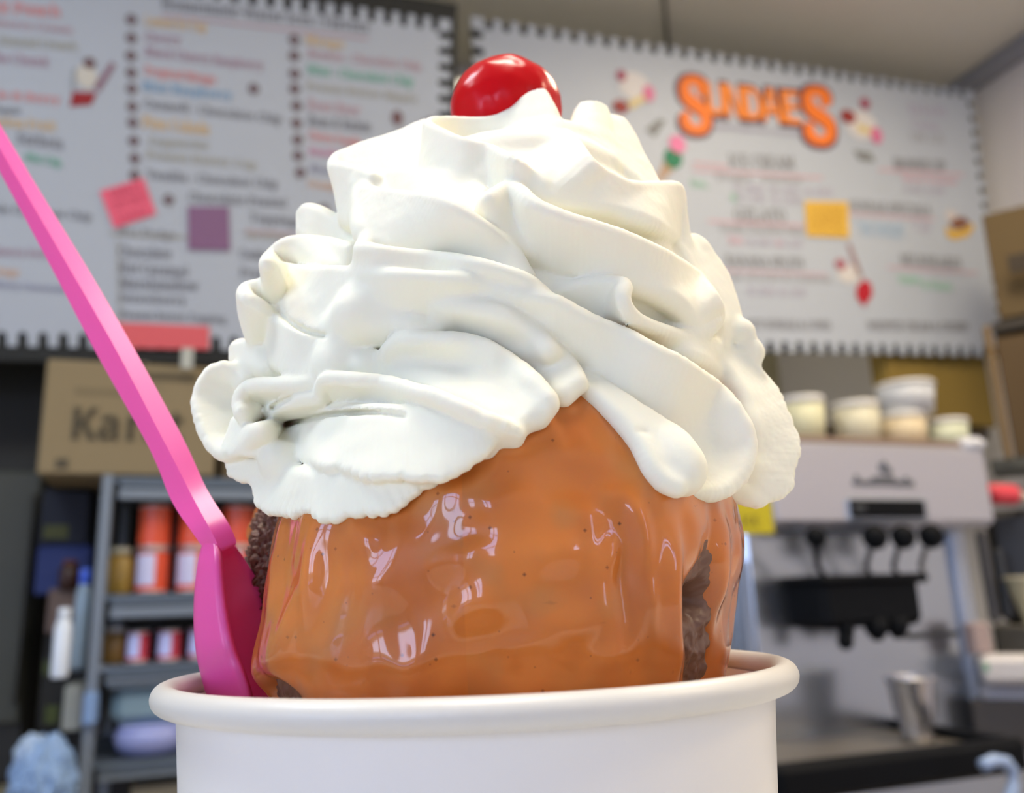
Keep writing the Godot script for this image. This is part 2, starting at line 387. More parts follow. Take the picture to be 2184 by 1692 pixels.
	fd("leaf", 1.15, 2.2, 0.75, 0.9, [[496, 985, 211, 540, 975, 212], [504, 1006, 212, 565, 990, 214], [546, 1032, 214, 602, 1000, 216], [552, 1060, 215, 614, 1010, 217], [576, 1078, 217, 632, 1016, 219], [604, 1092, 0.3, 652, 1020, 0], [660, 1084, 0.3, 680, 1026, 0], [692, 1096, 0.3, 710, 1028, 0], [750, 1094, 0.3, 748, 1032, 0], [826, 1078, 0.3, 812, 1035, 0], [874, 1054, 0.3, 868, 1030, 0], [920, 1024, 0.3, 912, 1016, 0]])
	blob(560, 925, 1.5, 3.0); blob(590, 905, 1.0, 3.0); blob(630, 990, 0.5, 3.6); blob(596, 985, 217, 3.6)
	crease([[606, 906, 4], [650, 896, 3], [706, 885, 3], [800, 880, 3], [860, 887, 3.5]], 0.2, 0.6)
	crease([[580, 870, 3], [598, 859, 3], [618, 849, 3]], 0.0, 0.6)
	crease([[576, 644, 2], [594, 664, 2], [620, 688, 2], [652, 706, 2], [690, 716, 2]], 0.5, 0.6)
	crease([[1366, 916, 3], [1380, 920, 3]], 0.0, 0.7); crease([[786, 700, 3.5], [796, 692, 3.5], [806, 686, 3.5]], 0.0, 0.6)

# ---------------------------------------------------------------- scoop under caramel
func table(t: Array, x: float) -> float:       # smooth interpolation in [[x, y], ...] sorted by x
	for i in t.size() - 1:
		if x <= t[i + 1][0]:
			var u: float = clampf((x - t[i][0]) / (t[i + 1][0] - t[i][0]), 0, 1)
			var a: float = t[maxi(i - 1, 0)][1]; var b: float = t[i][1]; var c: float = t[i + 1][1]; var d: float = t[mini(i + 2, t.size() - 1)][1]
			return b + 0.5 * u * (c - a + u * (2 * a - 5 * b + 4 * c - d + u * (3 * (b - c) + d - a)))
	return t[-1][1]

var scoop_c := Vector3()
var silhouette := []
var bumps := []                        # [direction, amount in mm, size across, size along, turn]

func scoop_point(d: Vector3, up: Vector3) -> Vector3:     # d a direction from the middle of the scoop
	var ang := rad_to_deg(atan2(d.y, d.x))
	var r := table(silhouette, ang)
	var c := sqrt(maxf(0.0, 1.0 - d.z * d.z))
	var side := Vector3(d.x, d.y, 0).normalized() if c > 1e-5 else Vector3.ZERO
	# towards the poles of the view axis the radius settles to one value, so that the front is smooth
	var rr := lerpf(47.0, r, smoothstep(0.0, 0.75, c))
	return scoop_c + side * rr * c + Vector3(0, 0, 44.0 * d.z)

func scoop_dir(px: float, py: float) -> Vector3:          # the direction whose point shows at this pixel
	var a := loc(px, py, 60.0)
	var n := (loc(px, py, 0.0) - a).normalized()
	var best := Vector3(0, 0, 1)
	var bd := 1e9
	var s := 10.0
	while s < 75.0:
		var p := a + n * s
		var d := p - scoop_c
		var e := Vector3(d.x / 47.0, d.y / 47.0, d.z / 44.0)
		var m := absf(e.length() - 1.0)
		if m < bd: bd = m; best = e.normalized()
		if e.length() < 1.0: break
		s += 0.25
	return best

func bump(px: float, py: float, amount: float, sx: float, sy: float, turn := 0.0) -> void:   # sizes in pixels
	var d := scoop_dir(px, py)
	# sizes as they look from the front, so they widen where the ball turns away
	bumps.append([d, amount, sx / 490.0 / maxf(0.4, d.z / Vector2(d.x, d.z).length()), sy / 490.0, deg_to_rad(turn)])

func bump_at(d: Vector3) -> float:
	var s := 0.0
	for b in bumps:
		var o: Vector3 = b[0]
		if d.dot(o) < 0.5: continue
		var x := Vector3.UP.cross(o).normalized()
		var y := o.cross(x)
		var e := d - o
		var u := e.dot(x); var v := e.dot(y)
		var t: float = b[4]
		var p: float = (u * cos(t) + v * sin(t)) / b[2]
		var q: float = (v * cos(t) - u * sin(t)) / b[3]
		var r := p * p + q * q
		if r < 9.0: s += b[1] * exp(-r)
	return s

func sphere_dirs(n: int) -> Array:             # a cube blown up to a ball: [directions, triangles]
	var dirs := PackedVector3Array(); var idx := PackedInt32Array()
	var faces := [[Vector3(0, 0, 1), Vector3(1, 0, 0)], [Vector3(0, 0, -1), Vector3(-1, 0, 0)], [Vector3(1, 0, 0), Vector3(0, 0, -1)], [Vector3(-1, 0, 0), Vector3(0, 0, 1)], [Vector3(0, 1, 0), Vector3(1, 0, 0)], [Vector3(0, -1, 0), Vector3(1, 0, 0)]]
	for f in faces:
		var w: Vector3 = f[0]; var u: Vector3 = f[1]; var v := w.cross(u)
		var first := dirs.size()
		for j in n + 1:
			for i in n + 1:
				dirs.append((w + u * tan((2.0 * i / n - 1.0) * PI / 4) + v * tan((2.0 * j / n - 1.0) * PI / 4)).normalized())
		for j in n:
			for i in n:
				var a := first + i + j * (n + 1)
				idx.append_array(PackedInt32Array([a, a + n + 2, a + 1, a, a + n + 1, a + n + 2]))
	return [dirs, idx]

func ball_mesh(n: int, shape: Callable) -> ArrayMesh:
	var sd := sphere_dirs(n)
	var pv := PackedVector3Array(); var pn := PackedVector3Array()
	for d in sd[0]:
		var x: Vector3 = (Vector3.UP if absf(d.y) < 0.9 else Vector3.RIGHT).cross(d).normalized() * 0.006
		var y: Vector3 = d.cross(x)
		var p: Vector3 = shape.call(d)
		var a: Vector3 = shape.call((d + x).normalized()) - shape.call((d - x).normalized())
		var b: Vector3 = shape.call((d + y).normalized()) - shape.call((d - y).normalized())
		var nn := a.cross(b).normalized()
		if nn.dot(d) < 0: nn = -nn
		pv.append(p * 0.001); pn.append(nn)
	var arr := []
	arr.resize(Mesh.ARRAY_MAX)
	arr[Mesh.ARRAY_VERTEX] = pv; arr[Mesh.ARRAY_NORMAL] = pn; arr[Mesh.ARRAY_INDEX] = sd[1]
	var m := ArrayMesh.new()
	m.add_surface_from_arrays(Mesh.PRIMITIVE_TRIANGLES, arr)
	return m

func build_scoop() -> void:
	var o := thing("ice_cream", "chocolate ice cream scoops under glossy caramel sauce, heaped in the white paper cup", "ice cream", hero)
	scoop_c = loc(1076, 1205, 0)
	var outline := [[1586, 1210], [1584, 1150], [1572, 1080], [1535, 980], [1450, 880], [1330, 800], [1150, 745], [950, 760], [800, 830], [690, 930], [622, 1050], [596, 1115], [581, 1180], [570, 1260], [566, 1330], [558, 1390], [560, 1470], [640, 1600], [850, 1690], [1080, 1700], [1300, 1690], [1480, 1580], [1540, 1470], [1552, 1400], [1564, 1330], [1577, 1270]]
	var t := []
	for q in outline:
		var p := loc(q[0], q[1], 0) - scoop_c
		t.append([rad_to_deg(atan2(p.y, p.x)), Vector2(p.x, p.y).length() * 0.963])
	t.sort_custom(func(a, b): return a[0] < b[0])
	silhouette = [[t[-2][0] - 360, t[-2][1]], [t[-1][0] - 360, t[-1][1]]] + t + [[t[0][0] + 360, t[0][1]], [t[1][0] + 360, t[1][1]]]
	var big := FastNoiseLite.new(); big.seed = 21; big.frequency = 1.7; big.fractal_octaves = 2
	var mid := FastNoiseLite.new(); mid.seed = 4; mid.frequency = 4.2; mid.fractal_octaves = 2
	# the sauce: ripples where the photo has glints, thin places where the ice cream shows
	bump(655, 1200, 1.1, 22, 120, -6); bump(610, 1350, 1.2, 26, 90, -32); bump(560, 1430, 2.2, 40, 60, -40)
	bump(690, 1190, -0.7, 30, 100, -4); bump(1035, 1075, 1.0, 30, 45, 25); bump(1000, 1150, -0.9, 60, 30, 25); bump(960, 1190, 0.8, 50, 25, 20)
	bump(950, 1050, 0.7, 50, 30, 40); bump(790, 1250, 0.6, 30, 25); bump(830, 1330, -1.3, 90, 55, 20); bump(825, 1400, 0.9, 60, 50); bump(900, 1420, 0.8, 24, 40, -20)
	bump(1010, 1300, 0.9, 50, 28, 20); bump(1190, 1180, 0.9, 40, 40, 30); bump(1215, 1240, -0.8, 50, 40, 30); bump(1110, 1230, 0.5, 60, 60)
	bump(1330, 1120, -1.0, 26, 70, 12); bump(1375, 1180, 1.1, 18, 80, 0); bump(1345, 1240, -1.0, 30, 70, 10); bump(1310, 1340, 0.9, 24, 60, 8); bump(1365, 1340, 0.8, 20, 70, -4)
	bump(1430, 1260, 0.8, 26, 160, 2); bump(1452, 1320, 1.2, 14, 110, 4); bump(1280, 1030, -0.5, 70, 40); bump(1100, 960, 0.5, 80, 50); bump(1560, 1180, 0.6, 16, 60); bump(1568, 1290, 1.0, 12, 90, 4)
	bump(1300, 1060, 0.9, 22, 26, 30); bump(1345, 1090, 0.9, 14, 40, 10); bump(1320, 1180, 0.8, 18, 36, -10); bump(1395, 1300, 0.9, 12, 50, 4); bump(1290, 1400, 0.8, 30, 22); bump(1180, 1320, 0.5, 40, 30); bump(1060, 1400, 0.6, 60, 24, 8)
	bump(1240, 1100, 0.6, 34, 26); bump(1120, 1060, 0.5, 40, 30); bump(760, 1150, 0.6, 36, 30); bump(720, 1400, 0.8, 40, 40)
	var sauce_bumps := bumps
	bumps = []
	bump(1528, 1292, -7.5, 34, 50, 10); bump(1522, 1400, -7.0, 34, 80, 2); bump(626, 1478, -6.5, 40, 40); bump(1530, 1190, -1.6, 30, 60, 6)
	var holes := bumps
	var sauce := func(d: Vector3) -> Vector3:
		bumps = sauce_bumps
		var h := bump_at(d)
		bumps = holes
		h += bump_at(d)
		h += big.get_noise_3d(d.x, d.y * 0.7, d.z) * 1.5 + mid.get_noise_3d(d.x, d.y * 0.6, d.z) * 0.75
		return scoop_point(d, Vector3.UP) + d * h
	var rough := FastNoiseLite.new(); rough.seed = 3; rough.frequency = 9.0; rough.fractal_octaves = 4
	bumps = []
	bump(1526, 1292, -6.5, 26, 32, 10)
	var cavity := bumps
	var ice := func(d: Vector3) -> Vector3:
		bumps = cavity
		return scoop_point(d, Vector3.UP) + d * (bump_at(d) - 2.2 + rough.get_noise_3dv(d) * 1.3)
	var choc := mat(lin(0.155, 0.07, 0.042), 0.55)
	choc.clearcoat_enabled = true; choc.clearcoat = 0.3; choc.clearcoat_roughness = 0.35
	part("scoop", ball_mesh(90, ice), choc, o)
	var cm := mat(Color.WHITE, 0.3)
	cm.albedo_texture = caramel_texture(); cm.uv1_triplanar = true; cm.uv1_scale = Vector3.ONE * 11.0
	cm.metallic_specular = 0.3; cm.clearcoat_enabled = true; cm.clearcoat = 1.0; cm.clearcoat_roughness = 0.04
	cm.subsurf_scatter_enabled = true; cm.subsurf_scatter_strength = 0.12
	part("caramel_sauce", ball_mesh(150, sauce), cm, o).set_meta("label", "glossy orange brown caramel sauce")
	# a smaller scoop at the back, bare on one side
	var c2 := loc(668, 1190, -16)
	var small := func(d: Vector3) -> Vector3: return c2 + d * (13.5 + rough.get_noise_3dv(d * 0.8) * 2.4) * Vector3(1, 1.35, 1)
	part("scoop", ball_mesh(50, small), choc, o)
	var c3 := loc(655, 1150, -24)
	var small2 := func(d: Vector3) -> Vector3: return c3 + d * (12.2 + mid.get_noise_3dv(d * 0.5) * 2.0) * Vector3(1, 1.5, 1)
	part("caramel_sauce", ball_mesh(40, small2), cm, o)
	# melted ice cream that fills the cup
	var rows := []
	for i in 15:
		var row := []
		for k in 72:
			var a := TAU * k / 72
			var r := 53.4 * i / 14.0
			row.append(Vector3(cos(a) * r, -4.6 + rough.get_noise_2d(cos(a) * r * 0.014, sin(a) * r * 0.014) * 4.0, -sin(a) * r))
		rows.append(row)
	part("melted_ice_cream", grid_mesh(rows, true, true, 0.001), mat(lin(0.50, 0.33, 0.21), 0.35), o)

func caramel_texture() -> ImageTexture:
	var n := 512
	var im := Image.create(n, n, false, Image.FORMAT_RGB8)
	var a := FastNoiseLite.new(); a.seed = 31; a.frequency = 0.006; a.fractal_octaves = 3
	var b := FastNoiseLite.new(); b.seed = 32; b.frequency = 0.011; b.fractal_octaves = 2
	for y in n:
		for x in n:
			var u := clampf(0.5 + a.get_noise_2d(x, y) * 1.1, 0, 1)
			var v := clampf(b.get_noise_2d(x, y) * 1.5 - 0.25, 0, 1)
			var c := Color(0.74, 0.41, 0.175).lerp(Color(0.85, 0.50, 0.205), u).lerp(Color(0.70, 0.50, 0.31), v * 0.85)
			im.set_pixel(x, y, c)
	var rng := RandomNumberGenerator.new()
	rng.seed = 7
	for i in 130:
		var x := rng.randi_range(2, n - 3); var y := rng.randi_range(2, n - 3)
		var s := rng.randf_range(0.4, 1.25)
		for dy in range(-2, 3):
			for dx in range(-2, 3):
				if dx * dx + dy * dy <= s * s: im.set_pixel(x + dx, y + dy, im.get_pixel(x + dx, y + dy).lerp(Color(0.16, 0.05, 0.03), 0.75))
	return ImageTexture.create_from_image(im)

# ---------------------------------------------------------------- cherry, spoon, cup
func build_cherry() -> void:
	var c := loc(1080, 240, -4)
	var n := FastNoiseLite.new(); n.seed = 12; n.frequency = 1.6; n.fractal_octaves = 2
	var shape := func(d: Vector3) -> Vector3:
		return c + Vector3(d.x * 13.0, d.y * 13.0, d.z * 12.0) * (1.0 + 0.022 * n.get_noise_3dv(d) - 0.10 * exp(-pow(d.distance_to(Vector3(0.1, 0.97, -0.2)) / 0.22, 2.0)))
	var m := mat(lin(0.60, 0.001, 0.006), 0.22)
	m.metallic_specular = 0.35
	m.subsurf_scatter_enabled = true; m.subsurf_scatter_strength = 0.15
	var o := part("cherry", ball_mesh(60, shape), m, self, hero)
	tag(o, "shiny red maraschino cherry on top of the whipped cream", "cherry")

func build_spoon() -> void:
	var o := thing("spoon", "hot pink plastic spoon stuck into the cup beside the caramel scoop", "spoon", hero)
	var m := mat(lin(1.0, 0.125, 0.52), 0.35)
	m.backlight_enabled = true; m.backlight = lin(0.55, 0.06, 0.22)
	m.clearcoat_enabled = true; m.clearcoat = 0.35; m.clearcoat_roughness = 0.2
	# handle: edge, ridge, edge in pixels and depth
	var hs := [[-164, -115, -142, 98, -62], [-66, -24, -46, 240, -46], [25, 72, 48, 400, -34], [119, 180, 150, 575, -24], [208, 279, 247, 745, -16], [317, 386, 349, 940, -8], [366, 440, 408, 1055, -4], [412, 484, 446, 1125, 0.5], [440, 502, 466, 1164, 1.0], [452, 500, 474, 1176, 0.6]]
	var rows := []
	for h in hs:
		rows.append([loc(h[0], h[3] + 14, h[4] - 0.4), loc(h[0] - 1, h[3] + 12, h[4] + 0.4), loc(h[2], h[3], h[4] + 2.6), loc(h[1] + 1, h[3] - 12, h[4] + 0.4), loc(h[1], h[3] - 14, h[4] - 0.5), loc(h[2], h[3], h[4] - 0.9)])
	for r in rows: r.reverse()
	var fine := []
	for i in rows.size() - 1:
		for s in 8:
			var row := []
			for j in 6:
				row.append(rows[i][j].cubic_interpolate(rows[i + 1][j], rows[maxi(i - 1, 0)][j], rows[mini(i + 2, rows.size() - 1)][j], s / 8.0))
			fine.append(row)
	fine.append(rows[-1])
	var st := SurfaceTool.new()
	st.begin(Mesh.PRIMITIVE_TRIANGLES)
	for j in 6:                                        # each side its own smooth strip, so that the ridge stays crisp
		st.set_smooth_group(j)
		var strip := []
		for row in fine: strip.append([row[j], row[(j + 1) % 6]])
		add_grid(st, strip, false, 0.001)
	st.set_smooth_group(7)
	for j in range(1, 5):
		for v in [fine[0][0], fine[0][j + 1], fine[0][j]]: st.add_vertex(v * 0.001)
		for v in [fine[-1][0], fine[-1][j], fine[-1][j + 1]]: st.add_vertex(v * 0.001)
	st.generate_normals()
	part("handle", st.commit(), m, o)
	# bowl: near rim, deepest line, far rim
	var near := [[462, 1150, 0.6], [472, 1174, 3], [476, 1208, 5.5], [481, 1257, 7], [488, 1310, 8], [498, 1362, 9], [509, 1397, 9], [521, 1425, 9], [536, 1470, 8], [550, 1530, 5]]
	var deep := [[450, 1150, 0], [441, 1182, 0], [435, 1218, 0], [432, 1270, 0], [433, 1330, 0], [439, 1390, 0], [449, 1440, 0], [464, 1490, 0], [500, 1540, 0], [545, 1560, 1]]
	var far := [[476, 1148, -0.5], [500, 1168, -3], [514, 1182, -5], [540, 1222, -7], [566, 1264, -8], [580, 1320, -9], [588, 1380, -9], [590, 1430, -8], [580, 1490, -6], [556, 1545, -2]]
	var rim_in := []; var inner := []; var outer := []
	var n := near.size()
	for i in (n - 1) * 8 + 1:
		var a := mini(i / 8, n - 2)
		var t := i / 8.0 - a
		var q := []
		for line in [near, deep, far]:
			var p := []
			for k in [a - 1, a, a + 1, a + 2]:
				var e: Array = line[clampi(k, 0, n - 1)]
				p.append(loc(e[0], e[1], e[2]))
			q.append(p[1].cubic_interpolate(p[2], p[0], p[3], t))
		var mid: Vector3 = q[1] * 2.0 - (q[0] + q[2]) * 0.5
		var row := []
		for j in 19:
			var u := j / 18.0
			row.append(q[0] * (1 - u) * (1 - u) + mid * 2 * u * (1 - u) + q[2] * u * u)
		inner.append(row)
	for i in inner.size():
		var row := []
		for j in 19:
			var du: Vector3 = inner[i][mini(j + 1, 18)] - inner[i][maxi(j - 1, 0)]
			var dv: Vector3 = inner[mini(i + 1, inner.size() - 1)][j] - inner[maxi(i - 1, 0)][j]
			var nn := du.cross(dv).normalized()
			row.append(inner[i][j] + nn * 1.3)
		outer.append(row)
	# which way is out: away from the middle between the rims
	var c: Vector3 = (inner[24][0] + inner[24][18]) * 0.5
	if (outer[24][9] - c).length() < (inner[24][9] - c).length():
		for i in inner.size():
			for j in 19: outer[i][j] = inner[i][j] * 2.0 - outer[i][j]
	var all := []
	for i in inner.size():
		var ring: Array = inner[i].duplicate()
		var back: Array = outer[i].duplicate()
		back.reverse()
		all.append(ring + back)
	part("bowl", grid_mesh(all, true, true, 0.001), m, o)

func build_cup() -> void:
	var o := thing("paper_cup", "white paper ice cream cup with a thick rolled rim", "cup", hero)
	var m := mat(lin(0.80, 0.79, 0.77), 0.38)
	m.clearcoat_enabled = true; m.clearcoat = 0.25; m.clearcoat_roughness = 0.25
	part("wall", lathe([Vector2(0.0552, -0.001), Vector2(0.0546, -0.008), Vector2(0.0530, -0.03), Vector2(0.0477, -0.0935), Vector2(0.0472, -0.0955), Vector2(0.0464, -0.0955), Vector2(0.0462, -0.09), Vector2(0.001, -0.0895)], 128), m, o)
	var inside := lathe([Vector2(0.0548, -0.001), Vector2(0.0541, -0.008), Vector2(0.0525, -0.03), Vector2(0.0465, -0.0895)], 128)
	part("lining", inside, m, o)
	var ring := []
	for k in 25:
		var a := TAU * k / 24 + PI
		ring.append(Vector2(0.0571 + cos(a) * 0.0023, sin(a) * 0.00235 + 0.0002))
	ring.reverse()
	var rm := mat(lin(0.66, 0.65, 0.61), 0.4)  # rim colour darkened below the wall's to offset the overhead light
	rm.clearcoat_enabled = true; rm.clearcoat = 0.2; rm.clearcoat_roughness = 0.3
	part("rim", lathe(ring, 128), rm, o)

# ---------------------------------------------------------------- shapes for the room
func box_mesh(size: Vector3, bev := 0.004) -> ArrayMesh:        # a box with chamfered edges, middle at the origin
	var st := SurfaceTool.new()
	st.begin(Mesh.PRIMITIVE_TRIANGLES)
	st.set_smooth_group(-1)
	var h := size * 0.5
	var b := minf(bev, minf(h.x, minf(h.y, h.z)) * 0.8)
	var c := func(p: Vector3, ax: int) -> Vector3:                # corner p (signs) moved onto the face across ax
		var q := h - Vector3.ONE * b
		q[ax] = h[ax]
		return p * q
	var quad := func(v: Array) -> void:
		var n: Vector3 = (v[1] - v[0]).cross(v[2] - v[0])
		var m: Vector3 = v[0] + v[1] + v[2] + v[-1]
		if n.dot(m) > 0: v.reverse()
		for i in range(1, v.size() - 1):
			for k in [0, i, i + 1]: st.add_vertex(v[k])
	for ax in 3:
		var u := (ax + 1) % 3; var w := (ax + 2) % 3
		for s in [-1, 1]:
			var f := []
			for e in [[-1, -1], [1, -1], [1, 1], [-1, 1]]:
				var p := Vector3(); p[ax] = s; p[u] = e[0]; p[w] = e[1]
				f.append(c.call(p, ax))
			quad.call(f)
		for su in [-1, 1]:
			for sw in [-1, 1]:
				var p := Vector3(); p[u] = su; p[w] = sw
				var a := p; a[ax] = -1
				var z := p; z[ax] = 1
				quad.call([c.call(a, u), c.call(z, u), c.call(z, w), c.call(a, w)])
	for sx in [-1, 1]:
		for sy in [-1, 1]:
			for sz in [-1, 1]:
				var p := Vector3(sx, sy, sz)
				quad.call([c.call(p, 0), c.call(p, 1), c.call(p, 2)])
	st.generate_normals()
	return st.commit()

func px_rect(x0: float, y0: float, x1: float, y1: float, z: float) -> Array:   # [middle, size] of an upright rectangle on the plane z that covers these pixels
	var ym := (y0 + y1) * 0.5; var xm := (x0 + x1) * 0.5
	var l := on_z(x0, ym, z); var r := on_z(x1, ym, z); var t := on_z(xm, y0, z); var b := on_z(xm, y1, z)
	return [Vector3((l.x + r.x) * 0.5, (t.y + b.y) * 0.5, z), Vector2(r.x - l.x, t.y - b.y)]

func px_box(called: String, x0: float, y0: float, x1: float, y1: float, z: float, depth: float, m: Material, parent: Node3D, bev := 0.005) -> MeshInstance3D:
	var q := px_rect(x0, y0, x1, y1, z)
	return part(called, box_mesh(Vector3(q[1].x, q[1].y, depth), bev), m, parent, Transform3D(Basis(), q[0] - Vector3(0, 0, depth * 0.5)))

func face_box(called: String, x0: float, y0: float, x1: float, y1: float, z: float, depth: float, m: Material, parent: Node3D, bev := 0.005) -> MeshInstance3D:   # a box turned to face the room's entrance
	var p := on_z((x0 + x1) * 0.5, (y0 + y1) * 0.5, z)
	var h := Vector3(p.x, 0, p.z).normalized()
	var hit := func(x: float, y: float) -> Vector3:
		var d := ray(x, y)
		return EYE + d * ((p - EYE).dot(h) / d.dot(h))
	var l: Vector3 = hit.call(x0, (y0 + y1) * 0.5); var r: Vector3 = hit.call(x1, (y0 + y1) * 0.5)
	var t: Vector3 = hit.call((x0 + x1) * 0.5, y0); var b: Vector3 = hit.call((x0 + x1) * 0.5, y1)
	var bs := Basis(Vector3.UP.cross(-h).normalized(), Vector3.UP, -h)
	return part(called, box_mesh(Vector3(l.distance_to(r), t.y - b.y, depth), bev), m, parent, Transform3D(bs, Vector3((l.x + r.x) * 0.5, (t.y + b.y) * 0.5, (l.z + r.z) * 0.5) + h * depth * 0.5))

func slab(called: String, a: Vector3, b: Vector3, m: Material, parent: Node3D = self, bev := 0.002) -> MeshInstance3D:   # between two corners
	return part(called, box_mesh((b - a).abs(), bev), m, parent, Transform3D(Basis(), (a + b) * 0.5))

func tube(pts: Array, r: float, seg := 12) -> ArrayMesh:
	var rows := []
	for i in pts.size():
		var d: Vector3 = (pts[mini(i + 1, pts.size() - 1)] - pts[maxi(i - 1, 0)]).normalized()
		var u := d.cross(Vector3(0.31, 0.9, 0.2)).normalized(); var v := d.cross(u)
		var row := []
		for k in seg:
			var a := TAU * k / seg
			row.append(pts[i] + (u * cos(a) + v * sin(a)) * r)
		rows.append(row)
	var first := []; var last := []
	for k in seg: first.append(pts[0]); last.append(pts[-1])
	return grid_mesh([first] + rows + [last], true)

func prism(poly: PackedVector2Array, depth: float) -> ArrayMesh:     # an outline on the plane z = 0, as thick as depth towards z
	var st := SurfaceTool.new()
	st.begin(Mesh.PRIMITIVE_TRIANGLES)
	st.set_smooth_group(-1)
	if Geometry2D.is_polygon_clockwise(poly): poly.reverse()
	var t := Geometry2D.triangulate_polygon(poly)
	for i in range(0, t.size(), 3):
		var a := poly[t[i]]; var b := poly[t[i + 1]]; var c := poly[t[i + 2]]
		var order := [a, c, b] if (b - a).cross(c - a) > 0 else [a, b, c]
		for p in order: st.add_vertex(Vector3(p.x, p.y, depth))
		order.reverse()
		for p in order: st.add_vertex(Vector3(p.x, p.y, 0))
	for i in poly.size():
		var a := poly[i]; var b := poly[(i + 1) % poly.size()]
		for v in [Vector3(a.x, a.y, 0), Vector3(b.x, b.y, depth), Vector3(b.x, b.y, 0), Vector3(a.x, a.y, 0), Vector3(a.x, a.y, depth), Vector3(b.x, b.y, depth)]: st.add_vertex(v)
	st.generate_normals()
	return st.commit()

func oval(c: Vector2, rx: float, ry: float, seg := 18) -> PackedVector2Array:
	var p := PackedVector2Array()
	for k in seg: p.append(c + Vector2(cos(TAU * k / seg) * rx, sin(TAU * k / seg) * ry))
	return p

var mats := {}
func ink(r: float, g: float, b: float) -> StandardMaterial3D:       # a printed colour, as sRGB of 255
	var key := "%d %d %d" % [r, g, b]
	if not mats.has(key): mats[key] = mat(Color(r / 255.0, g / 255.0, b / 255.0), 0.6)
	return mats[key]

var fonts := {}
func font(kind: String, weight: int) -> SystemFont:
	var key := kind + str(weight)
	if not fonts.has(key):
		var f := SystemFont.new()
		f.font_names = PackedStringArray([kind]); f.font_weight = weight
		fonts[key] = f
	return fonts[key]

func letters(text: String, kind := "Droid Sans", weight := 400, depth := 0.001) -> TextMesh:   # one unit of cap height would be about 0.7 of font_size * pixel_size
	var t := TextMesh.new()
	t.text = text; t.font = font(kind, weight); t.font_size = 32; t.pixel_size = 0.01; t.depth = depth; t.curve_step = 4.0
	t.horizontal_alignment = HORIZONTAL_ALIGNMENT_CENTER; t.vertical_alignment = VERTICAL_ALIGNMENT_CENTER
	return t

# ---------------------------------------------------------------- menu boards
var board_at := Transform3D()
func on_board(px: float, py: float) -> Vector2:                    # pixel to the board's own plane
	var n := board_at.basis.z
	var d := ray(px, py)
	var p := EYE + d * ((board_at.origin - EYE).dot(n) / d.dot(n))
	var q := board_at.affine_inverse() * p
	return Vector2(q.x, q.y)

func write(parent: Node3D, text: String, x0: float, y0: float, x1: float, y1: float, h: float, m: Material, kind := "Droid Serif", weight := 700, called := "lettering", lift := 0.0085) -> void:
	var a := on_board(x0, y0); var b := on_board(x1, y1)
	var up := on_board(x0, y0 - h * 1.12) - a
	var t := letters(text, kind, weight)
	if text == "S" and called.begins_with("letter"):              # the two big initials are fatter
		var fat := FontVariation.new()
		fat.base_font = t.font; fat.variation_embolden = 1.1
		t.font = fat
	var box := t.get_aabb()
	var w := a.distance_to(b)
	var ang := (b - a).angle()
	var sx := w / maxf(box.size.x, 0.01)
	var sy := up.length() / maxf(box.size.y, 0.01)
	var mid := (a + b) * 0.5 + up * 0.5
	var bs := Basis(Vector3.BACK, ang) * Basis.from_scale(Vector3(sx, sy, 1.0))
	var c := box.get_center()
	part(called, t, m, parent, Transform3D(bs, Vector3(mid.x, mid.y, lift) - bs * Vector3(c.x, c.y, 0)))

func shape(parent: Node3D, called: String, m: Material, pts: Array, lift := 0.008, thick := 0.0012) -> MeshInstance3D:      # a flat printed or stuck-on shape, outline in pixels
	var poly := PackedVector2Array()
	for p in pts: poly.append(on_board(p[0], p[1]))
	return part(called, prism(poly, thick), m, parent, Transform3D(Basis(), Vector3(0, 0, lift)))

func dot(parent: Node3D, called: String, m: Material, x: float, y: float, rx: float, ry := -1.0, lift := 0.008) -> void:
	var c := on_board(x, y)
	var r := (on_board(x + rx, y) - c).length()
	var q := r if ry < 0 else (on_board(x, y + ry) - c).length()
	part(called, prism(oval(c, r, q), 0.0012), m, parent, Transform3D(Basis(), Vector3(0, 0, lift)))

func rule(parent: Node3D, m: Material, x0: float, y0: float, x1: float, y1: float, t: float) -> void:
	shape(parent, "rule", m, [[x0, y0 - t * 0.5], [x1, y1 - t * 0.5], [x1, y1 + t * 0.5], [x0, y0 + t * 0.5]])

func notched(w: float, h: float, pitch: float) -> PackedVector2Array:             # a sheet whose border is cut into teeth
	var poly := PackedVector2Array()
	var corners := [Vector2(-w, -h) * 0.5, Vector2(w, -h) * 0.5, Vector2(w, h) * 0.5, Vector2(-w, h) * 0.5]
	for s in 4:
		var a: Vector2 = corners[s]; var b: Vector2 = corners[(s + 1) % 4]
		var n := int(roundf(a.distance_to(b) / pitch))
		var d := (b - a) / n
		var inn := d.normalized().rotated(PI / 2) * 0.033
		poly.append(a)
		for k in range(1, n):
			var c := a + d * k
			poly.append_array(PackedVector2Array([c - d * 0.27, c - d * 0.24 + inn * 0.75, c - d * 0.10 + inn, c + d * 0.10 + inn, c + d * 0.24 + inn * 0.75, c + d * 0.27]))
	return poly

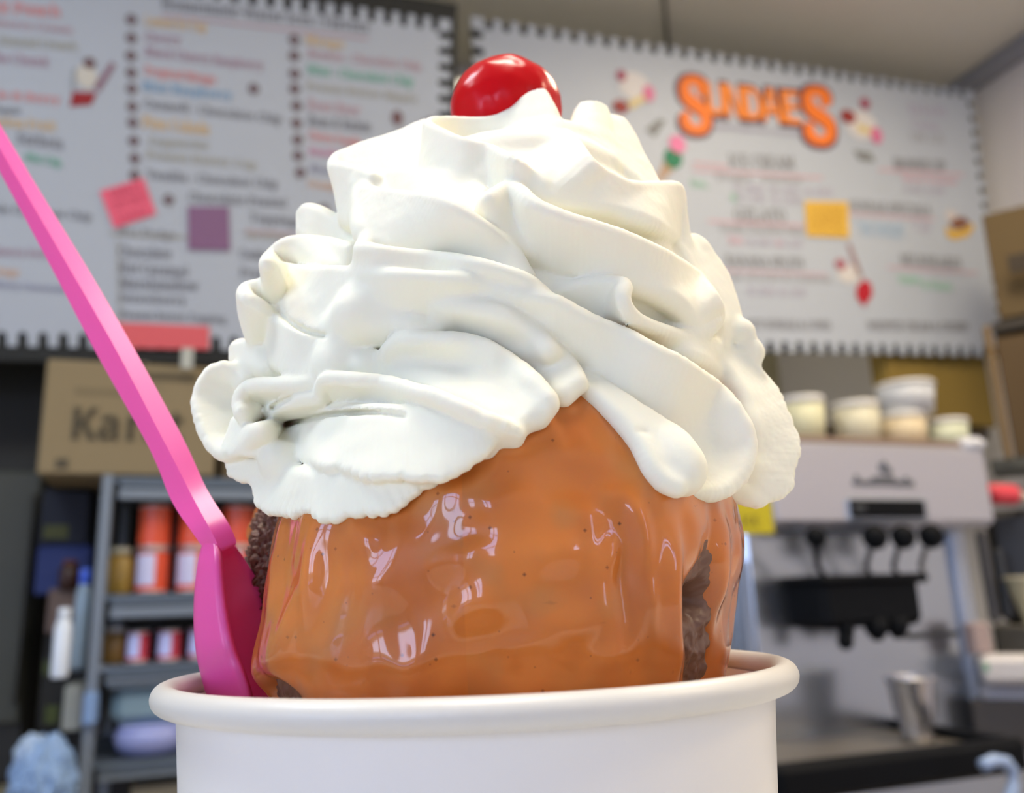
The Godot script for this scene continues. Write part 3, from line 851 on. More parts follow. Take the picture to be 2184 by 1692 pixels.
func board(called: String, label: String, at: Vector3, turn: Vector3, w: float, h: float, grow: Array, pitch: float) -> Node3D:
	board_at = Transform3D(Basis(Vector3.UP, turn.x) * Basis(Vector3.RIGHT, turn.y) * Basis(Vector3.BACK, turn.z), at)
	var o := thing(called, label, "menu board", board_at)
	part("panel", prism(notched(w, h, pitch), 0.007), mat(lin(0.44, 0.495, 0.58), 0.5), o)
	part("backing", box_mesh(Vector3(w + grow[0] + grow[1], h + grow[2] + grow[3], 0.02), 0.003), mat(lin(0.012, 0.014, 0.013), 0.6), o, Transform3D(Basis(), Vector3((grow[1] - grow[0]) * 0.5, (grow[2] - grow[3]) * 0.5, -0.0105)))
	return o

func sticker(label: String, m: Material, pts: Array, lines: Array, group := "") -> void:
	var o := thing("paper_note", label, "note", board_at, group)
	shape(o, "paper", m, pts, 0.0105, 0.001)
	for l in lines: write(o, l[0], l[1], l[2], l[3], l[4], l[5], l[6], "Droid Sans", 700, "lettering", 0.0117)

func flavour_board() -> void:
	var o := board("menu_board", "white flavour board with coloured lists and a notched border behind the pink spoon", Vector3(-0.1378, 2.2766, -1.98), Vector3(-0.026, 0.2366, 0.0387), 1.3955, 0.8688, [0.02, 0.02, 0.05, 0.035], 0.0415)
	var dark := ink(122, 124, 134); var plum := ink(168, 137, 158); var red := ink(217, 134, 134); var yellow := ink(213, 180, 122); var blue := ink(117, 161, 201)
	var olive := ink(167, 166, 154); var green := ink(104, 177, 154); var mauve := ink(186, 154, 166); var violet := ink(145, 148, 177); var orange := ink(216, 177, 147)
	write(o, "Homemade Water Ices / Flavors", 345, 26, 785, 76, 28, dark)
	rule(o, mauve, 345, 36, 785, 86, 4)
	for l in [["Lemon Ice Cup", 310, 64, 440, 78, 26, yellow], ["Cherry", 310, 96, 386, 102, 22, plum], ["Black Cherry Raspberry", 310, 128, 562, 158, 24, plum], ["Tropical Mango", 308, 168, 460, 188, 24, red], ["Blue Raspberry", 304, 202, 496, 222, 25, blue],
			["Cannoli - Chocolate Chip", 308, 238, 600, 272, 24, dark], ["Pina Colada", 304, 274, 446, 290, 24, yellow], ["Cappuccino", 318, 316, 446, 326, 22, olive], ["Peanut Butter Cup", 312, 346, 546, 368, 22, olive],
			["Vanilla - Chocolate Chip", 314, 390, 592, 410, 24, dark], ["Chocolate Peanut", 402, 432, 612, 444, 20, dark],
			["Mango", 650, 102, 732, 112, 22, yellow], ["Banana - Chocolate Chip", 656, 130, 896, 158, 22, mauve], ["Mint - Chocolate Chip", 654, 166, 880, 192, 24, green], ["Peanut Butter Ripple", 652, 198, 888, 226, 20, olive],
			["Root Beer", 656, 236, 768, 250, 22, mauve], ["Rum & Raisin", 656, 270, 790, 284, 22, dark], ["Cherry Vanilla", 658, 304, 770, 322, 22, red], ["Strawberry Swirl", 658, 338, 800, 352, 22, ink(206, 132, 170)], ["Blueberry", 660, 374, 760, 384, 20, violet], ["Orange Cream", 656, 406, 780, 416, 18, orange],
			["Fruit Punch", -60, 26, 130, 40, 24, red], ["Strawberry Cream", -70, 58, 156, 80, 20, mauve], ["Butter Almond Crunch", -80, 92, 166, 112, 20, olive], ["Mocha Chunk", -60, 130, 106, 146, 20, plum], ["Cookie & Berry", -70, 212, 130, 230, 22, red], ["Sour Apple", -60, 240, 46, 250, 16, dark],
			["Passion Fruit", -40, 268, 120, 282, 20, yellow], ["Sorbets", 38, 308, 136, 322, 24, dark], ["Mint Chip", 56, 350, 132, 364, 22, green], ["Double Chocolate Chip", -60, 456, 196, 478, 22, dark], ["Raspberry Swirl", -50, 548, 112, 556, 20, plum], ["Orange", -30, 590, 42, 596, 20, orange], ["Blackberry Cheesecake", -50, 616, 146, 630, 18, violet],
			["Hot Fudge", 252, 510, 376, 518, 22, dark], ["Chocolate", 254, 548, 366, 554, 22, dark], ["Hot Caramel", 254, 582, 402, 592, 22, dark], ["Marshmallow", 256, 616, 424, 622, 22, dark], ["Strawberry", 256, 650, 398, 656, 22, dark], ["Peanut Butter Topping", 258, 684, 482, 694, 20, dark],
			["Toppings", 532, 480, 640, 490, 24, dark], ["Sprinkles", 522, 512, 620, 520, 20, olive], ["Cookie Crumbs", 512, 552, 640, 560, 20, dark], ["Fruit", 512, 590, 570, 596, 18, dark]]:
		write(o, l[0], l[1], l[2], l[3], l[4], l[5], l[6])
	rule(o, olive, 235, 500, 488, 512, 4); rule(o, mauve, 522, 494, 640, 502, 4)
	shape(o, "rule", olive, [[250, 512], [253, 512], [258, 700], [255, 700]])
	for b in [[281, 45], [281, 84], [280, 122], [281, 158], [282, 192], [283, 230], [284, 264], [286, 303], [288, 340], [288, 376], [360, 428], [541, 192], [627, 88], [627, 122], [628, 160], [628, 192], [632, 228], [632, 265], [634, 300], [635, 334], [640, 370], [690, 448]]:
		dot(o, "bullet", ink(112, 98, 104), b[0], b[1], 12, 12)
	# printed sundae glass, cut-off sundae at the whipped cream
	var p := Node3D.new(); p.name = "picture"; o.add_child(p, true)
	shape(p, "syrup", ink(150, 12, 24), [[156, 198], [208, 200], [196, 226], [150, 230]])
	shape(p, "straw", ink(140, 108, 126), [[238, 134], [248, 142], [212, 200], [202, 188]])
	dot(p, "cream", ink(206, 204, 196), 186, 165, 22, 26); dot(p, "cherry", ink(110, 84, 88), 192, 138, 13, 12, 0.0095)
	shape(p, "glass", ink(150, 158, 166), [[156, 150], [164, 150], [160, 196], [154, 196]])
	var p2 := Node3D.new(); p2.name = "picture"; o.add_child(p2, true)
	dot(p2, "cherry", ink(112, 82, 86), 846, 254, 12, 16); shape(p2, "glass", ink(118, 104, 110), [[862, 282], [920, 252], [926, 264], [842, 300], [830, 290]])
	sticker("pink paper note stuck askew on the flavour board", ink(240, 100, 130), [[214, 410], [307, 382], [334, 458], [245, 489]], [["SMALL", 236, 428, 306, 408, 18, ink(200, 70, 100)], ["CUP ONLY", 240, 452, 316, 430, 16, ink(200, 70, 100)], ["TODAY", 250, 478, 318, 458, 14, ink(200, 70, 100)]])
	sticker("dark purple square paper note on the flavour board", ink(132, 96, 134), [[401, 442], [488, 443], [491, 536], [402, 534]], [])
	sticker("long coral red paper strip at the bottom edge of the flavour board", ink(226, 100, 108), [[244, 688], [447, 697], [446, 746], [250, 742]], [])

func sundae_board() -> void:
	var o := board("menu_board", "white board headed SUNDAES in orange letters, beside the flavour board", Vector3(1.5312, 2.3909, -1.95), Vector3(-0.0199, 0.0787, 0.0428), 1.7817, 0.9258, [-0.004, -0.004, -0.004, -0.004], 0.0505)
	var dark := ink(131, 132, 138); var lilac := ink(173, 170, 190); var pink := ink(206, 168, 184); var grey := ink(161, 163, 170); var green := ink(148, 195, 175); var line := ink(212, 166, 178)
	for e in [["S", 1445, 285, 1513, 294, 112, 0], ["U", 1504, 247, 1543, 251, 62, 1], ["N", 1543, 251, 1582, 256, 62, 1], ["D", 1583, 256, 1622, 260, 62, 1], ["A", 1618, 259, 1664, 264, 62, 1], ["E", 1664, 264, 1702, 268, 62, 1], ["S", 1707, 308, 1777, 317, 112, 0]]:
		write(o, e[0], e[1] - 9, e[2] + 9, e[3] + 5, e[4] + 9, e[5] + 14, ink(88, 52, 72), "Droid Serif" if e[0] == "S" else "Droid Sans", 700, "letter_outline", 0.0082)
		write(o, e[0], e[1], e[2], e[3], e[4], e[5], ink(242, 140, 52) if e[6] else ink(240, 124, 40), "Droid Serif" if e[0] == "S" else "Droid Sans", 700, "letter", 0.0094)
	write(o, "Topped with whipped cream, nuts and a cherry", 1520, 280, 1702, 296, 12, lilac, "Droid Sans")
	for l in [["ICE CREAM", 1551, 358, 1691, 364, 24, dark], ["GELATO", 1563, 472, 1672, 476, 24, dark], ["BANANA SPLITS", 1544, 570, 1710, 576, 22, dark], ["BROWNIE CUP", 1902, 362, 2012, 368, 20, dark], ["SUNDAE SPECIALS", 1808, 452, 1980, 462, 20, dark], ["MILKSHAKES", 1916, 566, 2046, 574, 20, dark],
			["NUT SUNDAE & CONES", 1590, 703, 1768, 705, 18, dark], ["WHIPPED CREAM & CHERRY", 1846, 706, 2062, 708, 18, dark]]:
		write(o, l[0], l[1], l[2], l[3], l[4], l[5], l[6], "Droid Serif", 700)
	for l in [["Single   Double", 1524, 390, 1706, 396, 16, grey], ["2.50 3.25 4.00", 1560, 410, 1772, 420, 14, lilac], ["3.75 4.25", 1562, 432, 1706, 438, 14, lilac], ["Vanilla Chocolate Twist", 1532, 496, 1710, 502, 14, grey], ["3.50  4.25", 1590, 525, 1708, 530, 15, lilac], ["Three scoops & topping", 1516, 600, 1768, 606, 14, grey], ["5.50 6.25", 1592, 630, 1714, 634, 15, lilac],
			["Warm brownie", 1920, 388, 2036, 396, 12, pink], ["5.25  6.00", 1926, 412, 2010, 418, 14, lilac], ["Dish", 1936, 246, 2012, 252, 22, lilac], ["Cone", 1942, 276, 1998, 282, 18, lilac], ["1.95  2.75", 1936, 302, 2008, 308, 16, grey], ["7.25", 1944, 494, 1980, 498, 20, lilac]]:
		write(o, l[0], l[1], l[2], l[3], l[4], l[5], l[6], "Droid Sans")
	write(o, "Sm.", 1470, 402, 1506, 404, 16, green, "Droid Sans", 700); write(o, "S", 1556, 432, 1568, 433, 16, green, "Droid Sans", 700)
	write(o, "Sm.", 1550, 522, 1584, 523, 16, pink, "Droid Sans", 700); write(o, "Lg.", 1650, 528, 1664, 528, 14, pink, "Droid Sans", 700)
	write(o, "Shakes", 1912, 606, 1960, 608, 18, green, "Droid Sans", 700); write(o, "& Floats", 1964, 618, 2026, 622, 18, green, "Droid Sans", 700)
	write(o, "Two bananas", 1824, 490, 1924, 496, 18, ink(160, 186, 212), "Droid Sans", 700); write(o, "six scoops", 1834, 508, 1922, 514, 16, ink(160, 186, 212), "Droid Sans", 700)
	rule(o, line, 1474, 350, 1548, 357, 4); rule(o, line, 1474, 364, 1750, 382, 4); rule(o, line, 1506, 474, 1712, 484, 4); rule(o, line, 1516, 578, 1760, 588, 3); rule(o, line, 1870, 364, 2050, 376, 4); rule(o, line, 1805, 458, 1990, 470, 3); rule(o, line, 1888, 572, 2080, 584, 3)
	# printed pictures: two sundaes in dishes, a cone, a split, a tall sundae
	for c in [[1350, 195, -8], [1834, 278, 6]]:
		var p := Node3D.new(); p.name = "picture"; o.add_child(p, true)
		var x: float = c[0]; var y: float = c[1]
		dot(p, "cream", ink(212, 210, 212), x, y - 8, 32, 30)
		dot(p, "cherry", ink(160, 72, 96), x - 28 if c[2] < 0 else x + 6.0, y - 30 if c[2] < 0 else y - 54.0, 10, 12, 0.0095)
		shape(p, "fruit", ink(214, 196, 140), [[x - 14, y + 26], [x + 34, y + 4], [x + 40, y + 14], [x - 8, y + 42]] if c[2] < 0 else [[x - 10, y - 12], [x + 36, y + 6], [x + 34, y + 18], [x - 10, y + 4]], 0.0095)
		dot(p, "scoop", ink(214, 118, 158), x + 30, y + 8 if c[2] < 0 else y + 14.0, 12, 17, 0.0105)
		dot(p, "scoop", ink(146, 52, 50), x - 30, y + 36 if c[2] < 0 else y - 26.0, 16, 14, 0.0105)
		shape(p, "dish", ink(128, 132, 134), [[x + 24, y + 84], [x + 52, y + 62], [x + 66, y + 66], [x + 44, y + 100]] if c[2] < 0 else [[x - 18, y + 44], [x + 18, y + 50], [x + 28, y + 70], [x - 6, y + 66]])
	var k := Node3D.new(); k.name = "picture"; o.add_child(k, true)
	shape(k, "cone", ink(176, 148, 124), [[1414, 342], [1444, 356], [1402, 394], [1396, 390]])
	dot(k, "scoop", ink(12, 122, 86), 1432, 341, 19, 21, 0.0095); dot(k, "scoop", ink(226, 126, 172), 1441, 311, 17, 19, 0.0105)
	var s := Node3D.new(); s.name = "picture"; o.add_child(s, true)
	dot(s, "cream", ink(200, 194, 194), 2026, 464, 14, 14); shape(s, "banana", ink(212, 170, 60), [[2013, 484], [2028, 494], [2050, 492], [2070, 478], [2074, 486], [2060, 506], [2030, 514], [2014, 504]])
	shape(s, "scoop", ink(128, 84, 62), [[2020, 478], [2034, 466], [2052, 466], [2064, 478], [2048, 490], [2030, 490]], 0.0095)
	var g := Node3D.new(); g.name = "picture"; o.add_child(g, true)
	shape(g, "syrup", ink(178, 10, 38), [[1836, 598], [1852, 606], [1856, 630], [1838, 656], [1822, 636], [1822, 616]], 0.0095)
	shape(g, "straw", ink(152, 124, 128), [[1802, 522], [1810, 522], [1836, 590], [1824, 592]]); dot(g, "cherry", ink(166, 104, 118), 1788, 566, 12, 12, 0.0095); dot(g, "cream", ink(206, 204, 204), 1806, 586, 24, 20)
	sticker("mustard yellow paper note on the sundae board", ink(222, 180, 70), [[1711, 432], [1803, 434], [1806, 510], [1716, 506]], [["COOKIE", 1722, 458, 1794, 460, 16, ink(190, 148, 50)], ["SUNDAE", 1722, 478, 1794, 480, 16, ink(190, 148, 50)], ["SPECIAL", 1722, 498, 1796, 500, 16, ink(190, 148, 50)]])

# ---------------------------------------------------------------- the shop
func room() -> void:
	var grey := mat(lin(0.70, 0.68, 0.62), 0.8); var lav := mat(lin(0.66, 0.65, 0.69), 0.8); var olive := mat(lin(0.55, 0.53, 0.36), 0.8)
	var black := mat(lin(0.012, 0.012, 0.013), 0.6); var white := mat(lin(0.7, 0.7, 0.7), 0.7)
	struct("floor", box_mesh(Vector3(5.4, 0.1, 5.2)), mat(lin(0.40, 0.34, 0.27), 0.5), Transform3D(Basis(), Vector3(-0.05, -0.05, -0.85)))
	struct("ceiling", box_mesh(Vector3(5.4, 0.1, 5.2)), grey, Transform3D(Basis(), Vector3(-0.05, 3.055, -0.85)))
	struct("wall_back", box_mesh(Vector3(5.4, 3.2, 0.1)), olive, Transform3D(Basis(), Vector3(-0.05, 1.5, -3.25)))
	struct("wall_right", box_mesh(Vector3(0.1, 3.2, 5.2)), lav, Transform3D(Basis(), Vector3(2.55, 1.5, -0.85)))
	wall("wall_left", white, Transform3D(Basis(Vector3.UP, PI / 2), Vector3(-2.65, 0, -0.85)), 5.2, 3.05, [[-2.3, -1.3, 0.9, 2.2]], "window_1")
	# the street side: two windows
	wall("wall_front", white, Transform3D(Basis(), Vector3(-0.05, 0, 1.75)), 5.4, 3.05, [[-1.85, -0.95, 1.25, 2.35], [1.35, 1.8, 1.2, 2.35]], "window_2")
	struct("ground", box_mesh(Vector3(40, 0.1, 40)), mat(lin(0.3, 0.3, 0.3), 0.9), Transform3D(Basis(), Vector3(0, -0.2, 0)))
	for a in [[1417, 0, 1424, 92]]:                                   # a seam between ceiling panels
		var p := ray(a[0], a[1]); var q := ray(a[2], a[3])
		var e := EYE + p * (1.752 / p.y); var f := EYE + q * (1.752 / q.y)
		struct("trim_1", tube([e - (f - e) * 1.5, e, f, f + (f - e) * 2.0], 0.006, 6), mat(lin(0.16, 0.16, 0.15), 0.8))
	struct("trim_2", box_mesh(Vector3(0.05, 0.06, 5.0)), mat(lin(0.30, 0.31, 0.36), 0.8), Transform3D(Basis(), Vector3(2.475, 2.975, -0.75)))
	# serving counter under the cup
	var y := hero.origin.y - 0.0956
	var ct := thing("counter", "pale serving counter under the white paper cup", "counter", Transform3D(Basis(), Vector3(0, 0, -0.13)))
	part("counter_top", box_mesh(Vector3(2.2, 0.04, 0.44), 0.008), mat(lin(0.55, 0.54, 0.52), 0.35), ct, Transform3D(Basis(), Vector3(0, y - 0.02, 0)))
	part("body", box_mesh(Vector3(2.1, y - 0.04, 0.34), 0.008), mat(lin(0.30, 0.29, 0.28), 0.6), ct, Transform3D(Basis(), Vector3(0, (y - 0.04) * 0.5, 0)))
	lamps()
	flavour_board()
	sundae_board()
	machine()
	left_shelves(black)
	right_side(black)

func wall(called: String, m: Material, at: Transform3D, w: float, h: float, holes: Array, pane_name: String) -> void:    # along its own x, with openings [x0, x1, y0, y1]
	var o := Node3D.new()
	o.name = called; o.transform = at; o.set_meta("kind", "structure"); add_child(o)
	var x := -w * 0.5
	for q in holes + [[w * 0.5, w * 0.5, 0, 0]]:
		if q[0] > x: part("wall_panel", box_mesh(Vector3(q[0] - x, h, 0.12)), m, o, Transform3D(Basis(), Vector3((q[0] + x) * 0.5, h * 0.5, 0)))
		x = q[1]
		if q[1] - q[0] < 0.01: continue
		part("wall_panel", box_mesh(Vector3(q[1] - q[0], q[2], 0.12)), m, o, Transform3D(Basis(), Vector3((q[0] + q[1]) * 0.5, q[2] * 0.5, 0)))
		part("wall_panel", box_mesh(Vector3(q[1] - q[0], h - q[3], 0.12)), m, o, Transform3D(Basis(), Vector3((q[0] + q[1]) * 0.5, (h + q[3]) * 0.5, 0)))
	for q in holes:
		var wn := Node3D.new()
		wn.name = pane_name; wn.transform = at; wn.set_meta("kind", "structure"); add_child(wn, true)
		var fm := mat(lin(0.5, 0.5, 0.5), 0.4)
		var cx: float = (q[0] + q[1]) * 0.5; var cy: float = (q[2] + q[3]) * 0.5; var ww: float = q[1] - q[0]; var hh: float = q[3] - q[2]
		for sx in [-0.5, 0.0, 0.5]: part("window_frame", box_mesh(Vector3(0.06, hh, 0.07)), fm, wn, Transform3D(Basis(), Vector3(cx + sx * (ww - 0.06), cy, 0)))
		for sy in [-0.5, 0.15, 0.5]: part("window_frame", box_mesh(Vector3(ww, 0.05, 0.06)), fm, wn, Transform3D(Basis(), Vector3(cx, cy + sy * (hh - 0.05), 0)))

func lamps() -> void:  # the panel behind the menu boards is added to brighten the back wall
	for a in [[Vector3(0.1, 2.99, -0.1), Color(1.0, 0.95, 0.88), 1.95, "warm ceiling light panel above the serving counter"], [Vector3(1.95, 2.99, 0.65), Color(1.0, 0.91, 0.77), 1.8, "warm ceiling light panel nearest the front wall"], [Vector3(1.5, 2.99, -0.9), Color(1.0, 0.92, 0.80), 2.0, "warm ceiling light panel in front of the sundae board"], [Vector3(0.9, 2.99, -2.75), Color(1.0, 0.95, 0.85), 0.7, "added ceiling light panel behind the menu boards that brightens the back wall"], [Vector3(-1.1, 2.99, -0.5), Color(0.92, 0.96, 1.0), 1.8, "neutral ceiling light panel near the flavour board"]]:
		var o := thing("ceiling_lamp", a[3], "lamp", Transform3D(Basis(), a[0]))
		var glow := mat(Color.WHITE, 0.5)
		glow.emission_enabled = true; glow.emission = a[1]; glow.emission_energy_multiplier = 1.5
		part("frame", box_mesh(Vector3(0.66, 0.03, 0.66)), mat(lin(0.7, 0.7, 0.7)), o)
		part("lamp_panel", box_mesh(Vector3(0.6, 0.01, 0.6)), glow, o, Transform3D(Basis(), Vector3(0, -0.018, 0)))
		var l := AreaLight3D.new()
		l.name = "light"; l.area_size = Vector2(0.6, 0.6); l.light_color = a[1]; l.light_energy = a[2] * LAMP
		l.area_range = 8.0; l.shadow_enabled = true
		l.transform = Transform3D(Basis(Vector3.RIGHT, -PI / 2), Vector3(0, -0.03, 0))
		o.add_child(l)

func machine() -> void:
	var zf := -1.4
	var steel := mat(lin(0.50, 0.54, 0.60), 0.24, 0.95); var head_m := mat(lin(0.50, 0.50, 0.56), 0.28, 0.55); var dark := mat(lin(0.006, 0.007, 0.009), 0.55); dark.metallic_specular = 0.2
	var frame := mat(lin(0.33, 0.36, 0.42), 0.4, 0.5)
	var o := thing("soft_serve_machine", "stainless steel soft serve machine with a black dispensing block and three black lever knobs", "ice cream machine")
	px_box("head", 1640, 946, 2116, 1122, zf, 0.5, head_m, o, 0.012)
	px_box("top_tray", 1640, 934, 2082, 950, zf - 0.02, 0.4, mat(lin(0.22, 0.15, 0.11), 0.5), o)
	px_box("corner_cap", 2068, 930, 2112, 962, zf + 0.005, 0.06, mat(lin(0.6, 0.62, 0.68), 0.35), o, 0.015)
	px_box("body", 1606, 1120, 2078, 1600, zf - 0.10, 0.5, steel, o, 0.01)
	px_box("corner_trim", 2062, 1122, 2092, 1590, zf - 0.085, 0.05, mat(lin(0.42, 0.46, 0.54), 0.35, 0.4), o)
	px_box("seam", 1602, 1195, 1614, 1560, zf - 0.095, 0.03, frame, o)
	px_box("display_frame", 1806, 1058, 1986, 1116, zf + 0.006, 0.03, frame, o, 0.008)
	px_box("display", 1816, 1066, 1976, 1104, zf + 0.011, 0.02, dark, o, 0.004)
	px_box("display_window", 1822, 1076, 1850, 1092, zf + 0.013, 0.01, mat(lin(0.05, 0.055, 0.06), 0.3), o)
	# badge: a crown over a scribbled name
	for p in [[1884, 982, 1894, 1012], [1876, 988, 1884, 1008], [1892, 996, 1904, 1012], [1820, 1024, 1868, 1036], [1862, 1016, 1912, 1036], [1908, 1024, 1952, 1038], [1824, 1012, 1834, 1028], [1930, 1016, 1940, 1030]]:
		px_box("badge", p[0], p[1], p[2], p[3], zf + 0.003, 0.006, mat(lin(0.14, 0.15, 0.17), 0.4, 0.6), o)
	px_box("lever_rail", 1700, 1122, 2030, 1134, zf - 0.03, 0.06, frame, o)
	for k in [[1866, 1146, 21, 1856, 1232], [1926, 1146, 20, 1914, 1232], [1986, 1144, 20, 1972, 1232], [1740, 1146, 18, 1760, 1232]]:
		var c := on_z(k[0], k[1], zf + 0.03)
		var r: float = (on_z(k[0] + k[2], k[1], zf + 0.03) - c).x
		var ball := SphereMesh.new(); ball.radius = r; ball.height = r * 2.1; ball.radial_segments = 24; ball.rings = 12
		var b := on_z(k[3], k[4], zf - 0.01)
		var lv := part("lever", tube([c, c.lerp(b, 0.35) + Vector3(0, 0, -0.01), c.lerp(b, 0.7) + Vector3(0, 0, -0.015), b], 0.006), mat(lin(0.35, 0.36, 0.38), 0.25, 0.9) if k[0] > 1800 else dark, o)
		part("knob", ball, dark, lv, Transform3D(Basis(), c))
	px_box("dispensing_block", 1758, 1232, 1972, 1338, zf + 0.02, 0.12, dark, o, 0.014)
	px_box("block_lip", 1754, 1224, 1988, 1246, zf + 0.03, 0.13, dark, o, 0.008)
	for n in [[1803, 1338, 1.0], [1868, 1334, 1.4], [1912, 1330, 1.4]]:
		var c := on_z(n[0], n[1], zf)
		part("nozzle", lathe([Vector2(0.001, 0.012), Vector2(0.017 * n[2], 0.012), Vector2(0.016 * n[2], -0.012), Vector2(0.008, -0.03), Vector2(0.001, -0.03)], 20), dark, o, Transform3D(Basis(), c))
	var nb := on_z(1803, 1368, zf)
	var kb := SphereMesh.new(); kb.radius = 0.0155; kb.height = 0.034
	part("nozzle", kb, dark, o, Transform3D(Basis(), nb))
	px_box("slot", 1930, 1346, 2048, 1364, zf - 0.097, 0.02, mat(lin(0.05, 0.055, 0.06), 0.5), o)
	# drip tray below the nozzles
	var f0 := on_z(1700, 1640, -1.22); var f1 := on_z(2170, 1560, -1.22)
	var ty: float = (f0.y + f1.y) * 0.5 + 0.0
	slab("drip_tray", Vector3(f0.x - 0.05, ty - 0.055, -1.24), Vector3(f1.x, ty, -1.20), dark, o, 0.01)
	slab("drip_tray", Vector3(f0.x - 0.05, ty - 0.055, -1.5), Vector3(f0.x - 0.02, ty, -1.24), dark, o, 0.006)
	slab("drip_tray", Vector3(f1.x - 0.03, ty - 0.055, -1.5), Vector3(f1.x, ty, -1.24), dark, o, 0.006)
	slab("grid_plate", Vector3(f0.x - 0.03, ty - 0.03, -1.5), Vector3(f1.x - 0.02, ty - 0.018, -1.23), mat(lin(0.20, 0.18, 0.15), 0.4, 0.5), o)
	slab("base", Vector3(on_z(1616, 1500, -1.5).x, 0.0, -1.98), Vector3(on_z(2070, 1500, -1.5).x, ty - 0.055, -1.36), steel, o, 0.01)
	# cup under the machine
	var c := on_z(1962, 1600, -1.36)
	var cup := thing("tumbler", "ribbed metal tumbler standing on the drip tray of the soft serve machine", "cup", Transform3D(Basis(), Vector3(c.x, ty - 0.018, -1.36)))
	var h: float = on_z(1962, 1444, -1.36).y - (ty - 0.018)
	part("body", lathe([Vector2(0.046, h), Vector2(0.042, h * 0.85), Vector2(0.036, h * 0.45), Vector2(0.028, h * 0.15), Vector2(0.031, 0.0), Vector2(0.001, 0.0)], 32), mat(lin(0.62, 0.62, 0.66), 0.18, 0.9), cup)
	var rim := []
	for k in 13: rim.append(Vector2(0.046 + cos(TAU * k / 12) * 0.003, h + sin(TAU * k / 12) * 0.003))
	part("rim", lathe(rim, 32), mat(lin(0.7, 0.7, 0.74), 0.2, 0.9), cup)
	# tubs on top of the machine
	var topy: float = px_rect(1640, 934, 2082, 950, zf - 0.02)[0].y + px_rect(1640, 934, 2082, 950, zf - 0.02)[1].y * 0.5
	var cols := [mat(lin(0.62, 0.62, 0.42), 0.5), mat(lin(0.60, 0.58, 0.44), 0.5), mat(lin(0.64, 0.54, 0.36), 0.5), mat(lin(0.55, 0.58, 0.62), 0.4), mat(lin(0.58, 0.62, 0.46), 0.5)]
	var tubs := [[1668, 1752, 838, 0, "tall cream coloured tub on the machine, half behind the whipped cream", -1.50], [1782, 1866, 848, 1, "cream coloured tub on the machine, second from the whipped cream", -1.50], [1880, 1962, 872, 2, "peach coloured tub on the machine with a grey tub stacked on it", -1.50], [1970, 2048, 886, 4, "low pale green tub at the end of the row on the machine", -1.50]]
	for t in tubs:
		var q := px_rect(t[0], t[2], t[1], 936, t[5])
		tub(Vector3(on_z((t[0] + t[1]) * 0.5, 880, t[5] - q[1].x * 0.5).x, topy, t[5] - q[1].x * 0.5), q[1].x * 0.5, on_z((t[0] + t[1]) * 0.5, t[2], t[5]).y - topy, cols[t[3]], t[4])
	var q2 := px_rect(1876, 806, 1984, 872, -1.5)
	var y2: float = on_z(1929, 872, -1.5).y
	tub(Vector3(on_z(1930, 840, -1.555).x, y2, -1.5 - 0.055), q2[1].x * 0.46, on_z(1929, 806, -1.5).y - y2, cols[3], "grey white tub stacked on the peach coloured tub")
	# cabinet beside it with a yellow sign
	var cb := thing("steel_cabinet", "plain steel cabinet between the sundae and the soft serve machine", "cabinet")
	px_box("body", 1380, 1142, 1590, 1640, zf - 0.16, 0.4, mat(lin(0.45, 0.48, 0.50), 0.35, 0.6), cb, 0.008)
	px_box("door", 1390, 1160, 1584, 1620, zf - 0.152, 0.012, mat(lin(0.5, 0.53, 0.56), 0.3, 0.7), cb, 0.004)
	px_box("top_ledge", 1500, 1126, 1590, 1146, zf - 0.14, 0.3, mat(lin(0.30, 0.22, 0.18), 0.5), cb)
	var sg := thing("sign", "bright yellow sign with dark letters beside the caramel scoop", "sign")
	px_box("panel", 1560, 1064, 1650, 1140, zf + 0.01, 0.006, mat(lin(0.50, 0.42, 0.005), 0.5), sg)
	for e in [["I", 1584], ["C", 1598], ["E", 1612]]:
		var p := on_z(e[1], 1112, zf + 0.0105)
		part("letter", letters(e[0], "Droid Sans", 700, 0.004), mat(lin(0.16, 0.13, 0.0), 0.6), sg, Transform3D(Basis.from_scale(Vector3.ONE * 0.085), p))

func tub(at: Vector3, r: float, h: float, m: Material, label: String) -> void:
	var o := thing("plastic_tub", label, "tub", Transform3D(Basis(), at), "tubs on the soft serve machine")
	part("body", lathe([Vector2(0.001, h * 0.93), Vector2(r * 0.97, h * 0.93), Vector2(r * 0.84, 0.0), Vector2(0.001, 0.0)], 40), m, o)
	part("lid", lathe([Vector2(0.001, h), Vector2(r * 0.96, h), Vector2(r, h * 0.97), Vector2(r, h * 0.86), Vector2(r * 0.93, h * 0.84)], 40), mat(lin(0.66, 0.66, 0.64), 0.4), o)

func carton(label: String, x0: float, y0: float, x1: float, y1: float, z: float, depth: float, c: Color, group := "") -> Node3D:
	var o := thing("carton", label, "box", Transform3D(), group)
	px_box("body", x0, y0, x1, y1, z, depth, mat(c, 0.75), o, 0.004)
	return o

